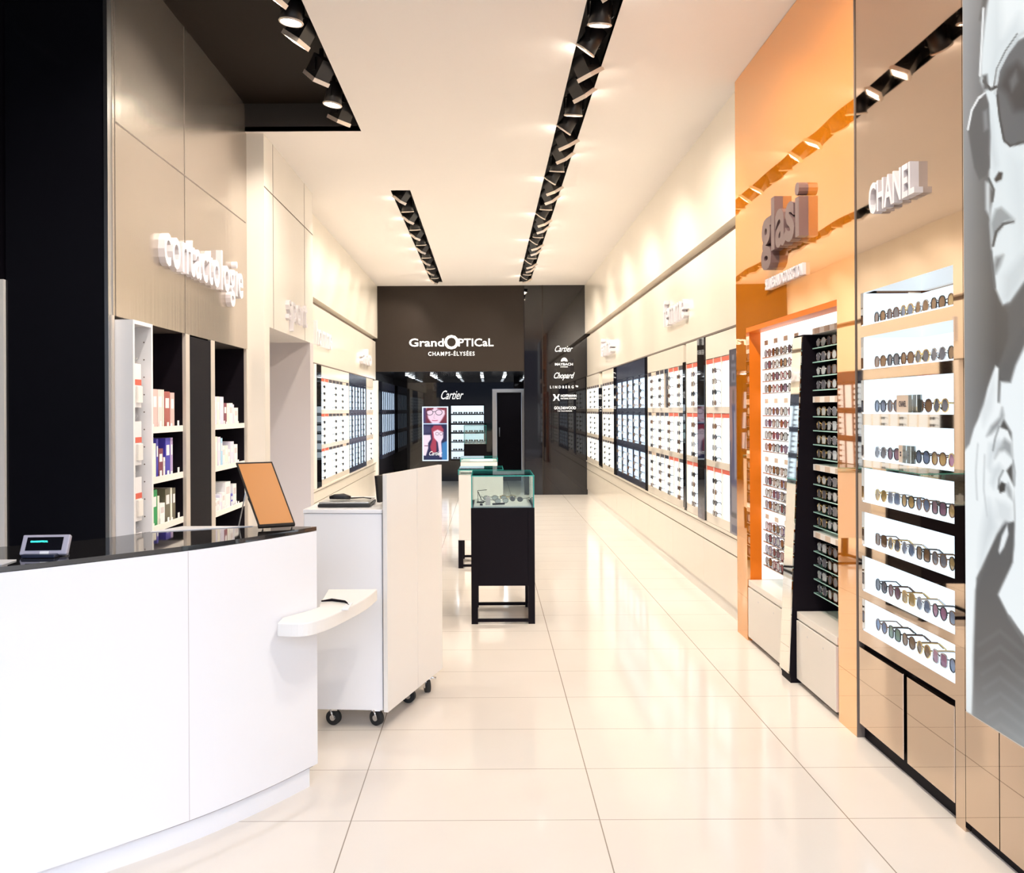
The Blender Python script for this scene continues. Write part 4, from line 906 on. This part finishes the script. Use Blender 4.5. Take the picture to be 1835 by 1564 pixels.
for k_, (x, y) in enumerate(((-.755, 4.06), (-.545, 4.05), (-.42, 4.36), (-.335, 4.52), (-.80, 4.52))):
    cs = MB().box(x-.028, x+.028, y-.028, y+.028, .088, .093).box(x-.02, x+.02, y-.02, y+.02, .074, .088).tube([(x-.012, y-.02, .08), (x+.004, y-.022, .036)], .005, 6).tube([(x-.012, y+.024, .08), (x+.004, y+.026, .036)], .005, 6).tube([(x, y, .083), (x+.05, y-.01, .078)], .007, 6)
    o = cs.build('caster', 'chrome', tr_)
    th = [1.25, .95, 1.3, .3, 1.2][k_]; ax_ = Vector((math.cos(th), math.sin(th), 0)); c_ = Vector((x, y+.004, .036))
    MB().tube([tuple(c_-ax_*.013), tuple(c_+ax_*.013)], .036, 22).build('wheel', 'rubber', o); MB().tube([tuple(c_-ax_*.016), tuple(c_+ax_*.016)], .014, 14).build('hub', 'chrome', o)
lt = thing('laptop', 'closed black and silver laptop on the trolley desk', 'laptop', (-.66, 4.2, 1.05))
MB().box(-.83, -.575, 4.07, 4.30, 1.052, 1.066).build('base', 'lampbody', lt, bevel=.003); MB().box(-.825, -.58, 4.075, 4.295, 1.067, 1.077).build('lid', 'steel', lt, bevel=.003)
ms = thing('phone_handset', 'dark rounded handset lying on the laptop', 'phone', (-.74, 4.18, 1.077))
MB().tube([(-.79, 4.17, 1.089), (-.765, 4.17, 1.093), (-.72, 4.17, 1.095), (-.685, 4.17, 1.088)], [.008, .013, .015, .009], 12).build('handset_body', 'lampbody', ms)
MB().tube([(-.685, 4.17, 1.086), (-.62, 4.16, 1.090), (-.58, 4.15, 1.086)], [.004, .003, .003], 6).build('cord', 'lampbody', ms)
mo = thing('monitor', 'thin black monitor seen edge-on against the trolley screen', 'monitor', (-.52, 4.24, 1.05))
slab(Vector((-.548, 4.12, 1.07)), Vector((-.50, 4.24, 1.07)), Vector((-.515, 4.245, 1.20)), Vector((-.56, 4.125, 1.20)), .014, Vector((-.9, .4, .1)).normalized()).build('panel', 'lampbody', mo)
MB().box(-.53, -.50, 4.20, 4.25, 1.052, 1.08).build('stand', 'lampbody', mo)

# ------------------------------------------------------------------ contact-lens shelving on the left
def bay(ya, yb, zs, label, grp=None):
    t = thing('shelf_bay', label, 'shelving', (-2.08, (ya+yb)/2, 0), 0, 'black backed shelf bays')
    for z in zs:
        MB().box(-2.24, -1.955, ya, yb, z-.02, z).build('shelf', 'white', t); rail_ = MB().box(-1.955, -1.945, ya, yb, z-.024, z+.014).build('price_rail', 'whitewarm', t)
        for q in range(5 if yb-ya < .6 else 7):
            yc = ya+.05+q*.095+.02*((q*7) % 3); hh = .03+.008*((q*5) % 3); MB().box(-1.9535, -1.9515, yc-.014, yc+.014, z+.010, z+hh).build('price_ticket', 'white', rail_)
bay(4.83, 5.345, (1.42, 1.125, .84, .55), 'black-backed shelf bay with white shelves, left of the black door')
bay(5.925, 6.695, (1.415, 1.115, .79, .5), 'wider black-backed shelf bay right of the black door')
dd = thing('tall_door', 'tall narrow glossy black door between the two shelf bays', 'door', (-1.94, 5.63, 0))
MB().box(-1.95, -1.93, 5.425, 5.835, .02, 2.01).build('door_leaf', 'blackdoor', dd); MB().box(-2.24, -1.951, 5.425, 5.835, 0, .018).build('threshold', 'seam', dd)
un = thing('open_cabinet', 'narrow white open cabinet with drilled sides and hanging packs', 'cabinet', (-2.0, 4.46, 0))
MB().box(-2.20, -1.835, 4.335, 4.355, 0, 2.0).build('side_panel', 'white', un); MB().box(-2.20, -1.835, 4.57, 4.59, 0, 2.0).build('side_panel', 'white', un)
MB().box(-2.20, -1.835, 4.355, 4.57, 1.98, 2.0).build('top_panel', 'white', un); MB().box(-2.20, -2.19, 4.355, 4.57, 0, 1.98).build('back_panel', 'whitewarm', un)
hl = MB()
for q in range(14): hl.tube([(-1.875, 4.5695, 1.90-q*.095), (-1.875, 4.5685, 1.90-q*.095)], .004, 8)
for q in range(14): hl.tube([(-2.10, 4.5695, 1.90-q*.095), (-2.10, 4.5685, 1.90-q*.095)], .004, 8)
hl.build('shelf_pin_holes', 'seam', un)
for r, z in enumerate((1.78, 1.47, 1.17, .87)):
    hk = tag(MB().tube([(-2.19, 4.41, z+.015), (-1.90, 4.41, z+.015), (-1.885, 4.41, z+.03)], .003, 6).tube([(-2.19, 4.505, z+.015), (-1.90, 4.505, z+.015), (-1.885, 4.505, z+.03)], .003, 6).tube([(-2.19, 4.41, z+.015), (-2.19, 4.505, z+.015)], .003, 6).build('peg_hook', 'steel'),
             '%s pair of wire hooks from the top in the narrow white cabinet' % ORD[r], 'hook', 'wire hooks in the narrow white cabinet')
    for c in range(4):
        y = 4.41 if c % 2 == 0 else 4.505; x = -1.885-(c//2)*.06
        t = thing('hanging_pack', 'white pack with red band hanging %s, %s %s, %s hooks down' % ('in front' if c < 2 else 'behind', 'left' if c % 2 == 0 else 'right', 'side', ORD[r]), 'pack', (x, y, z-.24), 0, 'hanging packs in the narrow white cabinet')
        card_ = MB().box(x-.004, x+.004, y-.04, y+.04, z-.235, z).build('card', 'white', t)
        MB().box(x+.004, x+.018, y-.03, y+.03, z-.21, z-.12).build('blister', 'whitewarm', card_, bevel=.003)
        MB().box(x+.0045, x+.0055, y-.04, y+.04, z-.115, z-.085).build('red_band', 'red', card_)
def boxes(ya, yb, z, specs, where, grp):
    """specs: (width along the shelf, height, material key, plain word)"""
    y = ya+.012
    for i, (w, h, m_, word) in enumerate(specs):
        if y+w > yb-.005: break
        t = tag(MB().box(-2.09, -1.965, y, y+w-.003, z+.001, z+h).build('product_box', [m_]), '%s product box, %s from the left on %s' % (word, ORD[i], where), 'box', grp)
        lab_ = MB().box(-1.965, -1.9645, y+w*.18, y+w*.8, z+h*.55, z+h*.82); o = lab_.build('printed_label', 'pinkgrey' if 'white' in word else 'white', t); 
        y += w+.004
for n, c in (('pink', (.72, .48, .46)), ('palepink', (.80, .66, .64)), ('deepred', (.40, .11, .09)), ('blue', (.06, .05, .42)), ('green', (.01, .30, .08)), ('olive', (.12, .11, .07)),
             ('burgundy', (.20, .04, .07)), ('violetbox', (.45, .35, .60)), ('ivory', (.82, .80, .70)), ('sky', (.35, .60, .80)), ('lilac', (.68, .66, .80))): M['bx_'+n] = mat('carton_'+n, c, .45)
W_ = lambda w, h: (w, h, 'white', 'white'); I_ = lambda w, h: (w, h, 'bx_ivory', 'ivory')
P_ = lambda n, w, h, word: (w, h, 'bx_'+n, word)
g1 = 'product boxes in the nearer shelf bay'; g2 = 'product boxes in the wider shelf bay'
boxes(4.83, 5.345, 1.42, [P_('palepink', .06, .235, 'pale pink'), P_('pink', .075, .235, 'pink'), P_('palepink', .075, .235, 'pale pink'), P_('ivory', .02, .235, 'ivory'), P_('deepred', .09, .225, 'deep red'), P_('pink', .07, .22, 'pink')], 'the top shelf of the nearer bay', g1)
boxes(4.83, 5.345, 1.125, [W_(.06, .21), I_(.05, .21), P_('blue', .03, .235, 'blue'), P_('burgundy', .07, .175, 'burgundy'), W_(.03, .12), P_('blue', .075, .235, 'blue'), P_('violetbox', .04, .235, 'violet')], 'the second shelf of the nearer bay', g1)
boxes(4.83, 5.345, .84, [W_(.04, .18), P_('green', .085, .22, 'green'), I_(.03, .18), W_(.08, .13), P_('olive', .08, .21, 'dark olive'), I_(.03, .21), P_('olive', .05, .205, 'dark olive')], 'the third shelf of the nearer bay', g1)
boxes(4.83, 5.345, .55, [I_(.09, .2), P_('violetbox', .08, .18, 'violet'), P_('burgundy', .1, .2, 'burgundy'), W_(.08, .15)], 'the lowest shelf of the nearer bay', g1)
boxes(5.925, 6.695, 1.415, [W_(.06, .20), P_('lilac', .07, .215, 'lilac'), I_(.06, .215), P_('lilac', .09, .215, 'lilac'), P_('burgundy', .07, .17, 'burgundy'), I_(.05, .165), W_(.09, .17), P_('lilac', .03, .16, 'lilac'), W_(.10, .135)], 'the top shelf of the wider bay', g2)
boxes(5.925, 6.695, 1.115, [P_('lilac', .09, .225, 'lilac'), I_(.05, .225), P_('lilac', .07, .22, 'lilac'), P_('sky', .04, .21, 'sky blue'), W_(.05, .15), I_(.07, .15), W_(.05, .12), P_('lilac', .09, .175, 'lilac'), W_(.09, .15)], 'the second shelf of the wider bay', g2)
boxes(5.925, 6.695, .79, [P_('lilac', .07, .2, 'lilac'), W_(.05, .09), W_(.06, .1), P_('lilac', .05, .12, 'lilac'), W_(.07, .13), W_(.13, .2), P_('blue', .05, .1, 'blue'), W_(.09, .17)], 'the third shelf of the wider bay', g2)
boxes(5.925, 6.695, .5, [W_(.12, .1), W_(.10, .09), W_(.2, .11)], 'the lowest shelf of the wider bay', g2)
# clear tokens: little price holders along the rails are part of each bay's rail
